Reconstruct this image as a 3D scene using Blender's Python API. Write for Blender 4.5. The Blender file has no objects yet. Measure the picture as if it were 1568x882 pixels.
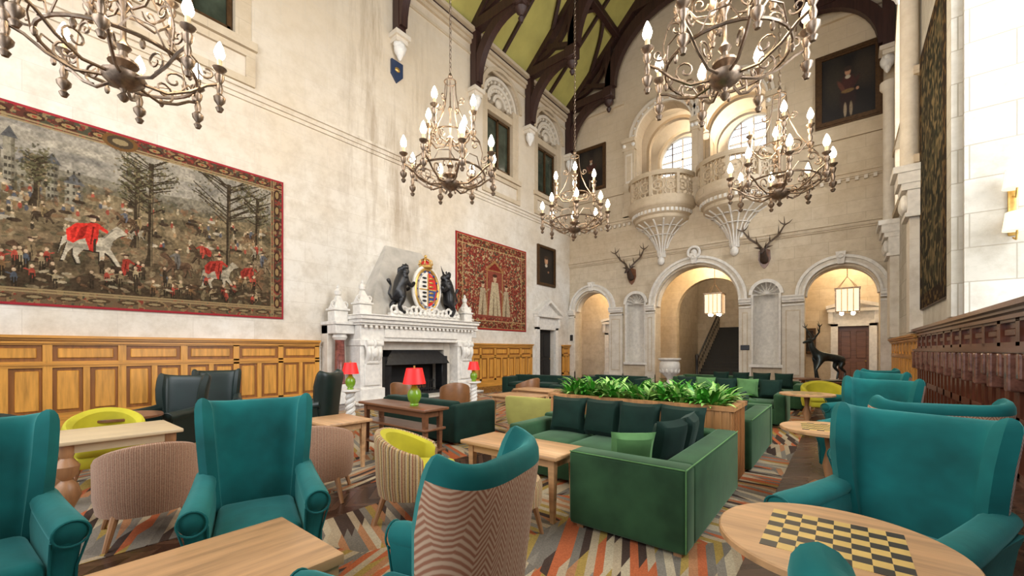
import bpy, bmesh, math, random
import numpy as np
from mathutils import Vector, Matrix
random.seed(7); rng=np.random.default_rng(5)
scene=bpy.context.scene
PI=math.pi
XL,XR,YF,XC=-11.5,1.4,19.3,-5.05
ZE,ZA=14.3,20.5

# ---------------------------------------------------------------- materials
class G:
    def __init__(s,name):
        s.m=bpy.data.materials.new(name); s.m.use_nodes=True
        s.nt=s.m.node_tree; s.b=s.nt.nodes['Principled BSDF']
    def n(s,t,**kw):
        x=s.nt.nodes.new(t)
        for k,v in kw.items(): setattr(x,k,v)
        return x
    def put(s,sock,v):
        if isinstance(v,bpy.types.NodeSocket): s.nt.links.new(v,sock)
        elif v is not None:
            if isinstance(v,(tuple,list)) and len(v)==3 and sock.type=='RGBA': v=(*v,1)
            sock.default_value=v
    def math(s,op,a,b=None,c=None):
        x=s.n('ShaderNodeMath',operation=op); s.put(x.inputs[0],a); s.put(x.inputs[1],b); s.put(x.inputs[2],c)
        return x.outputs[0]
    def mix(s,f,a,b,blend='MIX'):
        x=s.n('ShaderNodeMix',data_type='RGBA',blend_type=blend)
        s.put(x.inputs[0],f); s.put(x.inputs[6],a); s.put(x.inputs[7],b); return x.outputs[2]
    def obj(s): return s.n('ShaderNodeTexCoord').outputs['Object']
    def pos(s): return s.n('ShaderNodeNewGeometry').outputs['Position']
    def sep(s,v):
        x=s.n('ShaderNodeSeparateXYZ'); s.put(x.inputs[0],v); return x.outputs
    def comb(s,a,b,c=0.0):
        x=s.n('ShaderNodeCombineXYZ'); s.put(x.inputs[0],a); s.put(x.inputs[1],b); s.put(x.inputs[2],c); return x.outputs[0]
    def scale(s,v,sc):
        x=s.n('ShaderNodeVectorMath',operation='MULTIPLY'); s.put(x.inputs[0],v); x.inputs[1].default_value=sc; return x.outputs[0]
    def noise(s,v,sc,det=3.0,rough=.55):
        x=s.n('ShaderNodeTexNoise'); s.put(x.inputs['Vector'],v); x.inputs['Scale'].default_value=sc
        x.inputs['Detail'].default_value=det; x.inputs['Roughness'].default_value=rough; return x.outputs['Fac']
    def white(s,v):
        x=s.n('ShaderNodeTexWhiteNoise'); s.put(x.inputs['Vector'],v); return x.outputs['Value']
    def mr(s,v,a,b,c=0.,d=1.):
        x=s.n('ShaderNodeMapRange'); s.put(x.inputs[0],v)
        for i,q in enumerate((a,b,c,d)): x.inputs[i+1].default_value=q
        return x.outputs[0]
    def ramp(s,f,stops,const=False):
        x=s.n('ShaderNodeValToRGB'); s.put(x.inputs[0],f); cr=x.color_ramp
        if const: cr.interpolation='CONSTANT'
        while len(cr.elements)<len(stops): cr.elements.new(.5)
        for e,(p,c) in zip(cr.elements,stops): e.position=p; e.color=(*c,1)
        return x.outputs[0]
    def bump(s,h,st=.2,dist=.01):
        x=s.n('ShaderNodeBump'); x.inputs['Strength'].default_value=st; x.inputs['Distance'].default_value=dist
        s.put(x.inputs['Height'],h); s.nt.links.new(x.outputs[0],s.b.inputs['Normal'])
    def done(s,col=None,rough=.6,metal=0.,sheen=0.,spec=None):
        if col is not None: s.put(s.b.inputs['Base Color'],col)
        s.put(s.b.inputs['Roughness'],rough); s.b.inputs['Metallic'].default_value=metal
        if sheen: s.b.inputs['Sheen Weight'].default_value=sheen; s.b.inputs['Sheen Roughness'].default_value=.4
        if spec is not None: s.b.inputs['Specular IOR Level'].default_value=spec
        return s.m
def k(c,f): return tuple(min(1,x*f) for x in c)
def simple(name,col,rough=.6,metal=0.,amt=.15,sc=8,bump=.1,sheen=0.,dist=.005,spec=None):
    g=G(name); n=g.noise(g.obj(),sc)
    c=g.ramp(n,[(.3,k(col,1-amt)),(.7,k(col,1+amt))])
    if bump: g.bump(g.noise(g.obj(),sc*6),bump,dist)
    if sheen: g.b.inputs['Sheen Tint'].default_value=(*[min(1,x*3+.16) for x in col],1)
    return g.done(c,rough,metal,sheen,spec)
def emis(name,col,st,base=None):
    g=G(name); g.done(base or col,.5); g.b.inputs['Emission Color'].default_value=(*col,1)
    n=g.noise(g.obj(),3.0); g.put(g.b.inputs['Emission Strength'],g.math('MULTIPLY_ADD',n,st*.2,st*.9)); return g.m
def stone_mat(name,c1,c2,mortar,warm,bw=1.05,rh=.46,stain=False,ms=.005,lamp_tint=.6):
    g=G(name); p=g.pos(); o=g.sep(p)
    v=g.comb(g.math('ADD',o[0],o[1]),o[2])
    b=g.n('ShaderNodeTexBrick'); g.put(b.inputs['Vector'],v)
    for nm,val in (('Color1',(*c1,1)),('Color2',(*c2,1)),('Mortar',(*mortar,1)),('Scale',1.0),('Mortar Size',ms),('Mortar Smooth',.3),('Brick Width',bw),('Row Height',rh)):
        b.inputs[nm].default_value=val
    big=g.ramp(g.noise(p,.35,4),[(.4,(0,0,0)),(.68,(1,1,1))])
    c=g.mix(g.math('MULTIPLY',big,.5),b.outputs['Color'],warm)
    fine=g.noise(p,3.0,8,.7)
    c=g.mix(1.0,c,g.ramp(fine,[(.3,(.78,.75,.71)),(.58,(1,1,1))]),'MULTIPLY')
    c=g.mix(g.math('MULTIPLY',g.mr(o[2],4.5,11),lamp_tint),c,warm)  # warm lamp tint painted into the stone, stronger higher up
    c=g.mix(g.math('MULTIPLY',g.math('MULTIPLY',b.outputs['Fac'],.8),1.0),c,mortar)
    if stain:
        st=g.noise(g.scale(p,(1,1.3,.16)),1.6,5,.7)
        m=g.math('MULTIPLY',g.mr(st,.47,.66),g.math('MULTIPLY',g.mr(g.math('ABSOLUTE',g.math('SUBTRACT',o[1],7.9)),2.3,.6),g.mr(o[2],4.2,6.0)))
        c=g.mix(g.math('MULTIPLY',m,.6),c,(.27,.19,.11))
    g.bump(g.math('ADD',g.math('MULTIPLY',b.outputs['Fac'],-.6),g.math('MULTIPLY',fine,.6)),.4,.02)
    return g.done(c,.75)
def wood_mat(name,col,axis='X',rough=.4,contrast=.35,sc=1.0):
    g=G(name); s={'X':(1.2,16,16),'Y':(16,1.2,16),'Z':(16,16,1.2)}[axis]
    v=g.scale(g.obj(),tuple(x*sc for x in s)); n=g.noise(v,1.0,5,.6)
    c=g.ramp(n,[(.3,k(col,1-contrast)),(.5,col),(.7,k(col,1+contrast*.7))])
    g.bump(n,.08,.003); return g.done(c,rough)
STONE=stone_mat('stone_ashlar',(.64,.555,.43),(.57,.485,.365),(.40,.325,.235),(.52,.40,.26),ms=.005)
STONEW=stone_mat('stone_white',(.74,.70,.63),(.71,.665,.59),(.60,.55,.48),(.62,.53,.41),3,2)
STONER=stone_mat('stone_rough',(.58,.56,.51),(.47,.445,.385),(.33,.30,.24),(.48,.44,.37),.9,.5,ms=.009,lamp_tint=.2)
STONEL=stone_mat('stone_left_wall',(.76,.73,.68),(.71,.675,.615),(.55,.50,.43),(.58,.465,.32),1.25,.56,True,.004,.75)
HOODST=simple('hood_stone_shaded',(.46,.43,.385),.7,amt=.15,sc=3)  # greyer than the wall: the hood's shading is put into its colour
WHITE=simple('carved_white_stone',(.72,.69,.64),.6,amt=.12,bump=.3)
HONEY=wood_mat('oak_honey',(.60,.28,.05),'Z',.33,.35)
HONEYX=wood_mat('oak_honey_rail',(.57,.26,.045),'X',.33,.35)
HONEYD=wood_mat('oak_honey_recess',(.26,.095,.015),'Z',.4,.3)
MAHOG=wood_mat('mahogany_dark',(.12,.040,.022),'Z',.18,.5)
MAHOGX=wood_mat('mahogany_rail_highlit',(.17,.075,.052),'X',.15,.5)  # lighter, pinker base: rail highlights painted into the wood colour
TIMBER=wood_mat('roof_timber',(.038,.014,.010),'Z',.5,.5)
OAKX=wood_mat('oak_table_x',(.50,.285,.135),'X',.33,.35)
OAKY=wood_mat('oak_table_y',(.50,.285,.135),'Y',.33,.35)
OAKL=wood_mat('oak_pale',(.60,.46,.28),'Y',.4,.15)
WALN=wood_mat('walnut',(.17,.07,.032),'X',.3,.35)
LEGW=wood_mat('beech_leg',(.36,.18,.08),'Z',.4,.3)
PLW=wood_mat('planter_oak',(.48,.23,.085),'Z',.4,.4)
TEAL=simple('teal_wool',(.004,.108,.105),.8,amt=.38,sc=3,sheen=.8,bump=.2,spec=.25)
GREEN=simple('green_velvet',(.022,.062,.025),.8,amt=.35,sc=3,sheen=.85,spec=.2)
GREEND=simple('dark_green_velvet',(.005,.022,.015),.8,amt=.3,sc=4,sheen=.4,spec=.2)
GREENL=simple('light_green_velvet',(.09,.20,.07),.8,amt=.25,sc=4,sheen=.6,spec=.2)
BLACKG=simple('black_green_leather',(.007,.017,.014),.42,amt=.2,sc=4,sheen=.1)
YEL=simple('chartreuse_fabric',(.48,.42,.02),.85,amt=.15,sc=4,sheen=.3)
YELP=simple('pale_olive_fabric',(.36,.34,.085),.85,amt=.15,sc=4,sheen=.3)
TAN=simple('tan_leather',(.20,.085,.03),.4)
IRON=simple('aged_bronze',(.25,.185,.135),.34,.85,amt=.35,sc=14)
BLACK=simple('cast_iron_black',(.018,.018,.02),.35,.4,amt=.3)
GOLD=simple('gilt',(.58,.37,.11),.35,.7,amt=.25,sc=12)
FRAME=simple('dark_gilt_frame',(.085,.042,.015),.4,.4,amt=.3,sc=12)
BRONZE=simple('bronze_statue',(.045,.055,.055),.3,.7,amt=.3)
FUR=simple('deer_fur',(.05,.028,.018),.8,amt=.3)
HORN=simple('antler_horn',(.08,.05,.03),.5,amt=.3)
MARB=simple('red_marble',(.20,.065,.05),.2,amt=.5,sc=9,bump=0)
RED=emis('red_lampshade',(.85,.012,.01),.55,(.6,.01,.01))
CREAMS=emis('cream_lampshade',(1,.80,.58),.75,(.8,.74,.6))
POT=simple('green_glaze',(.16,.30,.02),.15,amt=.15,bump=0)
BULB=emis('lit_bulb',(1,.86,.62),20)
CANDLE=simple('candle_sleeve',(.62,.48,.28),.5)
OLIVE=simple('olive_ceiling_panel',(.42,.37,.10),.8,amt=.12,sc=1.2,bump=0)
GLASSD=simple('dark_leaded_glass',(.04,.05,.035),.12,amt=.5,sc=2,bump=0)
DARK=simple('dark_void',(.012,.01,.009),.7)
LEAF=simple('leaf',(.05,.26,.02),.38,amt=.6,sc=5,bump=0)
LEAF2=simple('leaf_variegated',(.32,.54,.14),.4,amt=.5,sc=9,bump=0)
SOIL=simple('soil',(.03,.02,.012),.9)
REDP=simple('heraldic_red',(.55,.015,.012),.4,bump=0)
REDC=simple('tapestry_lining',(.25,.02,.025),.9,bump=0)
BLUEP=simple('heraldic_blue',(.02,.06,.22),.4,bump=0)
NAVY=simple('shield_navy',(.02,.035,.08),.5,bump=0)
STAIRC=simple('stair_carpet',(.018,.018,.018),.8)
CHY=simple('chess_maple',(.62,.42,.12),.35,amt=.1,bump=0)
CHB=simple('chess_black',(.012,.01,.01),.35,bump=0)
SKYG=emis('window_daylight_glass',(.76,.88,1),1.3)

def stripes(name,cols,kk=46.):
    g=G(name); o=g.sep(g.obj()); a=g.math('ARCTAN2',o[0],o[1])
    f=g.math('FRACT',g.math('ADD',g.math('MULTIPLY',a,kk/(2*PI)/len(cols)*2),50.))
    st=[(i/len(cols),c) for i,c in enumerate(cols)]
    c=g.ramp(f,st,True)
    c=g.mix(.35,c,g.ramp(g.noise(g.obj(),110),[(.35,k(cols[0],.5)),(.65,k(cols[0],1.4))]))
    g.bump(g.noise(g.obj(),60),.2,.003); return g.done(c,.9,0,.2)
STRP=stripes('stripe_multi',[(.42,.27,.12),(.24,.05,.03),(.55,.43,.25),(.06,.035,.025),(.48,.31,.09),(.50,.40,.24),(.16,.07,.035)],84.)
STRW=stripes('woven_tan',[(.38,.22,.14),(.26,.13,.075),(.42,.28,.18),(.23,.115,.07)],150.)
def herr(name,c1,c2):
    g=G(name); o=g.sep(g.obj())
    hx=g.math('ADD',o[0],g.math('MULTIPLY',o[1],.5))
    z=g.math('ABSOLUTE',g.math('SUBTRACT',g.math('FRACT',g.math('MULTIPLY',hx,14.)),.5))
    f=g.math('FRACT',g.math('MULTIPLY',g.math('ADD',o[2],g.math('MULTIPLY',z,.10)),44.))
    c=g.ramp(f,[(.30,c1),(.5,c2),(.8,c2),(1.,c1)]); g.bump(f,.2,.002); return g.done(c,.9,0,.2)
HERR=herr('herringbone_tan',(.36,.155,.085),(.60,.42,.28))
def parquet():
    g=G('parquet_herringbone'); o=g.sep(g.pos())
    x=g.math('MULTIPLY',o[0],1/.62); fr=g.math('FRACT',x)
    zig=g.math('MULTIPLY',g.math('ABSOLUTE',g.math('SUBTRACT',fr,.5)),.62)
    s=g.math('MULTIPLY',g.math('ADD',o[1],zig),1/.085)
    idv=g.comb(g.math('FLOOR',g.math('MULTIPLY',x,2.)),g.math('FLOOR',s))
    w=g.white(idv)
    c=g.ramp(w,[(0,(.030,.012,.008)),(.5,(.055,.023,.013)),(1,(.10,.045,.024))])
    e=g.math('LESS_THAN',g.math('FRACT',s),.05)
    c=g.mix(e,c,(.012,.006,.004)); n=g.noise(g.pos(),25)
    c=g.mix(.25,c,g.ramp(n,[(.3,(.03,.012,.008)),(.7,(.10,.05,.03))]))
    return g.done(c,g.math('MULTIPLY_ADD',w,.12,.22))
PARQ=parquet()
def carpet():
    g=G('carpet_shard_pattern'); p=g.pos(); o=g.sep(p)
    v=g.n('ShaderNodeTexVoronoi'); g.put(v.inputs['Vector'],g.comb(o[0],o[1])); v.inputs['Scale'].default_value=.75
    ca=g.sep(v.outputs['Color'])
    ang=g.math('ADD',g.math('MULTIPLY',g.math('GREATER_THAN',ca[0],.5),1.15),g.math('MULTIPLY',ca[1],.5))
    r=g.n('ShaderNodeVectorRotate',rotation_type='Z_AXIS'); g.put(r.inputs['Vector'],g.comb(o[0],o[1])); g.put(r.inputs['Angle'],ang)
    q=g.sep(r.outputs[0])
    row=g.math('FLOOR',g.math('MULTIPLY',q[1],17.))
    xx=g.math('ADD',g.math('ADD',g.math('MULTIPLY',q[0],1.8),g.math('MULTIPLY',g.math('FRACT',g.math('MULTIPLY',q[1],17.)),.3)),g.math('MULTIPLY',g.white(g.comb(row,3.1)),7.))
    idv=g.comb(g.math('FLOOR',xx),row,ca[2])
    w=g.white(idv)
    c=g.ramp(w,[(0,(.40,.31,.20)),(.16,(.17,.145,.115)),(.30,(.44,.36,.24)),(.42,(.42,.11,.04)),(.55,(.33,.22,.055)),(.66,(.060,.036,.026)),(.78,(.22,.19,.15)),(.9,(.38,.175,.08))],True)
    n=g.noise(p,90,3); c=g.mix(1.,c,g.ramp(n,[(.3,(.75,.75,.75)),(.7,(1.15,1.15,1.15))]),'MULTIPLY')
    g.bump(g.noise(p,120),.3,.004); return g.done(c,.95,spec=.2)
CARP=carpet()

# ---------------------------------------------------------------- mesh builder
class MB:
    def __init__(s): s.v=[];s.f=[];s.m=[];s.mats=[];s.T=None
    def mi(s,m):
        if m not in s.mats: s.mats.append(m)
        return s.mats.index(m)
    def add(s,vs,fs,mat,M=None):
        o=len(s.v)
        for p in vs:
            p=Vector(p)
            if M: p=M@p
            if s.T: p=s.T@p
            s.v.append(p)
        ismat=not isinstance(mat,list)
        i0=s.mi(mat) if ismat else None
        for j,f in enumerate(fs):
            s.f.append([a+o for a in f]); s.m.append(i0 if ismat else s.mi(mat[j]))
    def box(s,x0,x1,y0,y1,z0,z1,mat,M=None):
        vs=[(x,y,z) for x in(x0,x1) for y in(y0,y1) for z in(z0,z1)]
        s.add(vs,[(0,1,3,2),(4,6,7,5),(0,4,5,1),(2,3,7,6),(0,2,6,4),(1,5,7,3)],mat,M)
    def rbox(s,x0,x1,y0,y1,z0,z1,mat,r=.03,seg=3,M=None,crown=0):
        bm=bmesh.new(); bmesh.ops.create_cube(bm,size=1)
        for v in bm.verts:
            v.co=Vector((x0+(v.co.x+.5)*(x1-x0),y0+(v.co.y+.5)*(y1-y0),z0+(v.co.z+.5)*(z1-z0)))
        r=min(r,.49*min(x1-x0,y1-y0,z1-z0))
        bmesh.ops.bevel(bm,geom=bm.edges[:],offset=r,segments=seg,profile=.5,affect='EDGES')
        if crown:
            bmesh.ops.subdivide_edges(bm,edges=[e for e in bm.edges if e.calc_length()>.12],cuts=5,use_grid_fill=True)
            cx,cy,cz=(x0+x1)/2,(y0+y1)/2,(z0+z1)/2
            for v in bm.verts:
                a=(v.co.x-cx)/(x1-x0)*2; b=(v.co.y-cy)/(y1-y0)*2
                v.co.z+=crown*max(0,1-a*a)*max(0,1-b*b)*(1 if v.co.z>cz else -.2)
        bm.verts.index_update()
        s.add([v.co.copy() for v in bm.verts],[[v.index for v in f.verts] for f in bm.faces],mat,M); bm.free()
    def loft(s,loops,mat,cap=True,closed=True,M=None):
        n=len(loops[0]); vs=[p for l in loops for p in l]; fs=[]
        for i in range(len(loops)-1):
            for j in range(n if closed else n-1):
                a=i*n+j; b=i*n+(j+1)%n; fs.append((a,b,b+n,a+n))
        if cap and closed:
            fs.append(list(range(n))[::-1]); fs.append(list(range((len(loops)-1)*n,len(loops)*n)))
        s.add(vs,fs,mat,M)
    def lathe(s,prof,mat,seg=16,c=(0,0,0),a0=0.,a1=2*PI,M=None):
        full=abs(a1-a0-2*PI)<1e-6; loops=[]
        for r,z in prof:
            loops.append([Vector((c[0]+max(r,1e-4)*math.cos(a0+(a1-a0)*j/seg),c[1]+max(r,1e-4)*math.sin(a0+(a1-a0)*j/seg),c[2]+z)) for j in range(seg if full else seg+1)])
        s.loft(loops,mat,cap=full,closed=full,M=M)
    def tube(s,pts,r,mat,seg=6,closed=False,M=None):
        pts=[Vector(p) for p in pts]; n=len(pts)
        rr=r if isinstance(r,(list,tuple)) else [r]*n
        loops=[]; nv=None
        for i,p in enumerate(pts):
            if closed: t=pts[(i+1)%n]-pts[i-1]
            else: t=pts[min(i+1,n-1)]-pts[max(i-1,0)]
            t.normalize()
            if nv is None:
                nv=t.orthogonal().normalized()
            else:
                nv=(nv-t*nv.dot(t))
                nv=nv.normalized() if nv.length>1e-6 else t.orthogonal().normalized()
            b=t.cross(nv)
            loops.append([p+(nv*math.cos(2*PI*j/seg)+b*math.sin(2*PI*j/seg))*rr[i] for j in range(seg)])
        if closed: loops.append(loops[0]); s.loft(loops,mat,cap=False,M=M)
        else: s.loft(loops,mat,M=M)
    def ball(s,c,r,mat,seg=12,M=None):
        if not isinstance(r,(tuple,list)): r=(r,r,r)
        loops=[[Vector((c[0]+r[0]*math.sin(t)*math.cos(a),c[1]+r[1]*math.sin(t)*math.sin(a),c[2]-r[2]*math.cos(t))) for a in [2*PI*j/seg for j in range(seg)]] for t in [max(.02,min(PI-.02,PI*i/(seg//2+2))) for i in range(seg//2+3)]]
        s.loft(loops,mat,M=M)
    def torus(s,c,R,r,mat,axis='Z',seg=24,ts=6,ry=None,M=None):
        ry=ry or R; pts=[]
        for j in range(seg):
            a=2*PI*j/seg; u,v=R*math.cos(a),ry*math.sin(a)
            pts.append({'Z':(c[0]+u,c[1]+v,c[2]),'Y':(c[0]+u,c[1],c[2]+v),'X':(c[0],c[1]+u,c[2]+v)}[axis])
        s.tube(pts,r,mat,ts,True,M)
    def pillow(s,w,h,t,mat,M,n=10):
        vs=[];fs=[]
        for sd in(-1,1):
            for i in range(n+1):
                for j in range(n+1):
                    u=-1+2*i/n; v=-1+2*j/n
                    th=((1-u**4)*(1-v**4))**.5
                    x=w/2*u*(1-.07*(1-v*v)); z=h/2*v*(1-.07*(1-u*u))
                    vs.append((x,sd*t/2*th,z))
        N=(n+1)**2
        for sd in(0,1):
            for i in range(n):
                for j in range(n):
                    a=sd*N+i*(n+1)+j; f=(a,a+1,a+n+2,a+n+1); fs.append(f if sd else f[::-1])
        s.add(vs,fs,mat,M)
    def obj(s,name,loc=(0,0,0),rz=0.,sc=(1,1,1),smooth=True,merge=True):
        me=bpy.data.meshes.new(name); me.from_pydata([tuple(v) for v in s.v],[],s.f)
        for m in s.mats: me.materials.append(m)
        me.polygons.foreach_set('material_index',s.m)
        bm=bmesh.new(); bm.from_mesh(me)
        if merge: bmesh.ops.remove_doubles(bm,verts=bm.verts[:],dist=1e-5)
        bmesh.ops.recalc_face_normals(bm,faces=bm.faces[:]); bm.to_mesh(me); bm.free()
        if smooth:
            me.polygons.foreach_set('use_smooth',[True]*len(me.polygons)); me.set_sharp_from_angle(angle=math.radians(38))
        ob=bpy.data.objects.new(name,me); scene.collection.objects.link(ob)
        ob.location=loc; ob.rotation_euler=(0,0,rz); ob.scale=sc
        return ob
def dup(o,loc,rz=0.,sc=(1,1,1)):
    n=bpy.data.objects.new(o.name.split('.')[0],o.data); scene.collection.objects.link(n)
    n.location=loc; n.rotation_euler=(0,0,rz); n.scale=sc; return n
def face(fx,fy): return math.atan2(fx,-fy)

def plate(outer,holes,th):
    """2-D polygon with holes, extruded (returns verts in x,y plane, z in +-th/2)"""
    cu=bpy.data.curves.new('tmp','CURVE'); cu.dimensions='2D'; cu.fill_mode='BOTH'; cu.extrude=th/2
    for poly in [outer]+list(holes):
        sp=cu.splines.new('POLY'); sp.points.add(len(poly)-1)
        for i,p in enumerate(poly): sp.points[i].co=(p[0],p[1],0,1)
        sp.use_cyclic_u=True
    ob=bpy.data.objects.new('tmp',cu); scene.collection.objects.link(ob)
    dg=bpy.context.evaluated_depsgraph_get(); dg.update(); me=ob.evaluated_get(dg).to_mesh()
    vs=[v.co.copy() for v in me.vertices]; fs=[list(p.vertices) for p in me.polygons]
    ob.evaluated_get(dg).to_mesh_clear(); bpy.data.objects.remove(ob); bpy.data.curves.remove(cu)
    return vs,fs
def plate_xz(mb,outer,holes,y0,y1,mat,M=None):   # polygon in X,Z
    vs,fs=plate(outer,holes,y1-y0); c=(y0+y1)/2
    mb.add([(v.x,c+v.z,v.y) for v in vs],fs,mat,M)
def plate_yz(mb,outer,holes,x0,x1,mat):
    vs,fs=plate(outer,holes,x1-x0); c=(x0+x1)/2
    mb.add([(c+v.z,v.x,v.y) for v in vs],fs,mat)
def arch(cx,z0,sp,r,n=20):
    return [(cx-r,z0),(cx+r,z0)]+[(cx+r*math.cos(PI*i/n),sp+r*math.sin(PI*i/n)) for i in range(n+1)]
def band(cx,sp,r0,r1,leg=None,n=24):
    o=[(cx+r1*math.cos(PI*i/n),sp+r1*math.sin(PI*i/n)) for i in range(n+1)]
    i_=[(cx+r0*math.cos(PI*i/n),sp+r0*math.sin(PI*i/n)) for i in range(n+1)][::-1]
    if leg is not None: return [(cx+r1,leg)]+o+[(cx-r1,leg),(cx-r0,leg)]+i_+[(cx+r0,leg)]
    return o+i_
def rect(a,b,c,d): return [(a,c),(b,c),(b,d),(a,d)]

def skin(mb,vs,es,rad,mat,sub=2,M=None):
    me=bpy.data.meshes.new('s'); me.from_pydata(vs,es,[])
    ob=bpy.data.objects.new('s',me); scene.collection.objects.link(ob)
    md=ob.modifiers.new('Skin','SKIN')
    try:
        lay=me.skin_vertices[0].data
        for i,r in enumerate(rad):
            lay[i].radius=(r,r) if not isinstance(r,tuple) else r
        lay[0].use_root=True
        sb=ob.modifiers.new('S','SUBSURF'); sb.levels=sub
        dg=bpy.context.evaluated_depsgraph_get(); dg.update(); e=ob.evaluated_get(dg); m2=e.to_mesh()
        mb.add([v.co.copy() for v in m2.vertices],[list(p.vertices) for p in m2.polygons],mat,M); e.to_mesh_clear()
    except Exception as ex:
        print('skin fallback',ex)
        for a,b in es: mb.tube([vs[a],vs[b]],[rad[a] if not isinstance(rad[a],tuple) else rad[a][0],rad[b] if not isinstance(rad[b],tuple) else rad[b][0]],mat,8,M=M)
    bpy.data.objects.remove(ob); bpy.data.meshes.remove(me)

# ---------------------------------------------------------------- numpy canvas painting (colour attribute on a dense mesh)
def lin(c):
    c=np.array(c,float)/255.; return np.where(c<=.04045,c/12.92,((c+.055)/1.055)**2.4)
class Canvas:
    def __init__(s,w,h,nx,ny,bg):
        s.w,s.h,s.nx,s.ny=w,h,nx,ny
        s.X,s.Y=np.meshgrid(np.linspace(0,w,nx),np.linspace(0,h,ny)); s.C=np.zeros((ny,nx,3)); s.C[:]=lin(bg)
    def fill(s,m,c,a=1.): s.C[m]=s.C[m]*(1-a)+lin(c)*a
    def soft(s,a,c): s.C=s.C*(1-a[...,None])+lin(c)*a[...,None]
    def ell(s,cx,cy,rx,ry,c,rot=0.,a=1.,soft=0.):
        dx,dy=s.X-cx,s.Y-cy; u=dx*math.cos(rot)+dy*math.sin(rot); v=-dx*math.sin(rot)+dy*math.cos(rot)
        d=(u/rx)**2+(v/ry)**2
        if soft: s.soft(np.clip((1+soft-d)/(2*soft),0,1)*a,c)
        else: s.fill(d<1,c,a)
    def rect(s,a,b,c0,d,c,al=1.): s.fill((s.X>=a)&(s.X<=b)&(s.Y>=c0)&(s.Y<=d),c,al)
    def line(s,x0,y0,x1,y1,t,c):
        L=max(1e-6,math.hypot(x1-x0,y1-y0)); ux,uy=(x1-x0)/L,(y1-y0)/L
        p=(s.X-x0)*ux+(s.Y-y0)*uy; q=np.abs(-(s.X-x0)*uy+(s.Y-y0)*ux); s.fill((p>=0)&(p<=L)&(q<t/2),c)
    def poly(s,pts,c,a=1.):
        ins=np.zeros_like(s.X,bool); n=len(pts)
        for i in range(n):
            x0,y0=pts[i]; x1,y1=pts[(i+1)%n]
            if y0==y1: continue
            cnd=((y0>s.Y)!=(y1>s.Y))&(s.X<(x1-x0)*(s.Y-y0)/(y1-y0)+x0); ins^=cnd
        s.fill(ins,c,a)
    def vn(s,cell,cy=None):
        cy=cy or cell
        gx=int(s.w/cell)+3; gy=int(s.h/cy)+3; g=rng.random((gy,gx))
        fx=s.X/cell; fy=s.Y/cy; ix=fx.astype(int); iy=fy.astype(int); tx=fx-ix; ty=fy-iy
        tx=tx*tx*(3-2*tx); ty=ty*ty*(3-2*ty)
        return (g[iy,ix]*(1-tx)+g[iy,ix+1]*tx)*(1-ty)+(g[iy+1,ix]*(1-tx)+g[iy+1,ix+1]*tx)*ty
    def mesh(s,mb_frame,name,loc,rz,mat,border=0.,thick=.03):
        n0=s.nx*s.ny
        vs=np.zeros((n0,3)); vs[:,0]=(s.X-s.w/2).ravel(); vs[:,2]=(s.Y-s.h/2).ravel(); vs[:,1]=-thick
        idx=np.arange(n0).reshape(s.ny,s.nx)
        fs=np.stack([idx[:-1,:-1],idx[:-1,1:],idx[1:,1:],idx[1:,:-1]],-1).reshape(-1,4)
        cols=np.ones((n0,4)); cols[:,:3]=np.clip(s.C.reshape(-1,3),0,1)
        me=bpy.data.meshes.new(name); fv=[tuple(v) for v in vs]; fl=[tuple(int(a) for a in f) for f in fs]
        nb=len(fl); mi=[0]*nb
        o=n0
        for v in mb_frame.v: fv.append(tuple(v)); 
        for f,m in zip(mb_frame.f,mb_frame.m): fl.append(tuple(a+o for a in f)); mi.append(m+1)
        me.from_pydata(fv,[],fl)
        me.materials.append(mat)
        for m in mb_frame.mats: me.materials.append(m)
        me.polygons.foreach_set('material_index',mi)
        at=me.color_attributes.new('paint','FLOAT_COLOR','POINT')
        full=np.ones((len(fv),4),np.float32); full[:n0]=cols; at.data.foreach_set('color',full.ravel())
        me.update(); ob=bpy.data.objects.new(name,me); scene.collection.objects.link(ob); ob.location=loc; ob.rotation_euler=(0,0,rz); return ob
def paintmat(name,rough,weave):
    g=G(name); a=g.n('ShaderNodeAttribute',attribute_name='paint')
    n=g.noise(g.obj(),90 if weave else 20,2); c=g.mix(1.,a.outputs['Color'],g.ramp(n,[(.3,(.8,.8,.8)),(.7,(1.1,1.1,1.1))]),'MULTIPLY')
    g.bump(n,.3 if weave else .1,.004); return g.done(c,rough,spec=.1 if weave else .4)
PCLOTH=paintmat('woven_tapestry',.95,True); PCANV=paintmat('oil_canvas',.45,False)
def frame_mb(w,h,b,mat,d=.09):
    mb=MB()
    plate_xz(mb,rect(-w/2-b,w/2+b,-h/2-b,h/2+b),[rect(-w/2,w/2,-h/2,h/2)],-d,-.002,mat)
    plate_xz(mb,rect(-w/2-b*.75,w/2+b*.75,-h/2-b*.75,h/2+b*.75),[rect(-w/2-b*.3,w/2+b*.3,-h/2-b*.3,h/2+b*.3)],-d-.03,-d+.001,mat)
    mb.box(-w/2,w/2,-.02,-.002,-h/2,h/2,mat); return mb

# ================================================================ ROOM SHELL
mb=MB(); mb.box(-14,4.5,-4.5,29,-.2,0,PARQ); mb.obj('floor',smooth=False)
mb=MB(); mb.box(-3.55,-.55,.6,14.5,-.01,.004,CARP); mb.obj('carpet',smooth=False)
mb=MB(); mb.box(-9.6,-4.15,-.2,15,-.01,.004,CARP); mb.obj('carpet',smooth=False)

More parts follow.
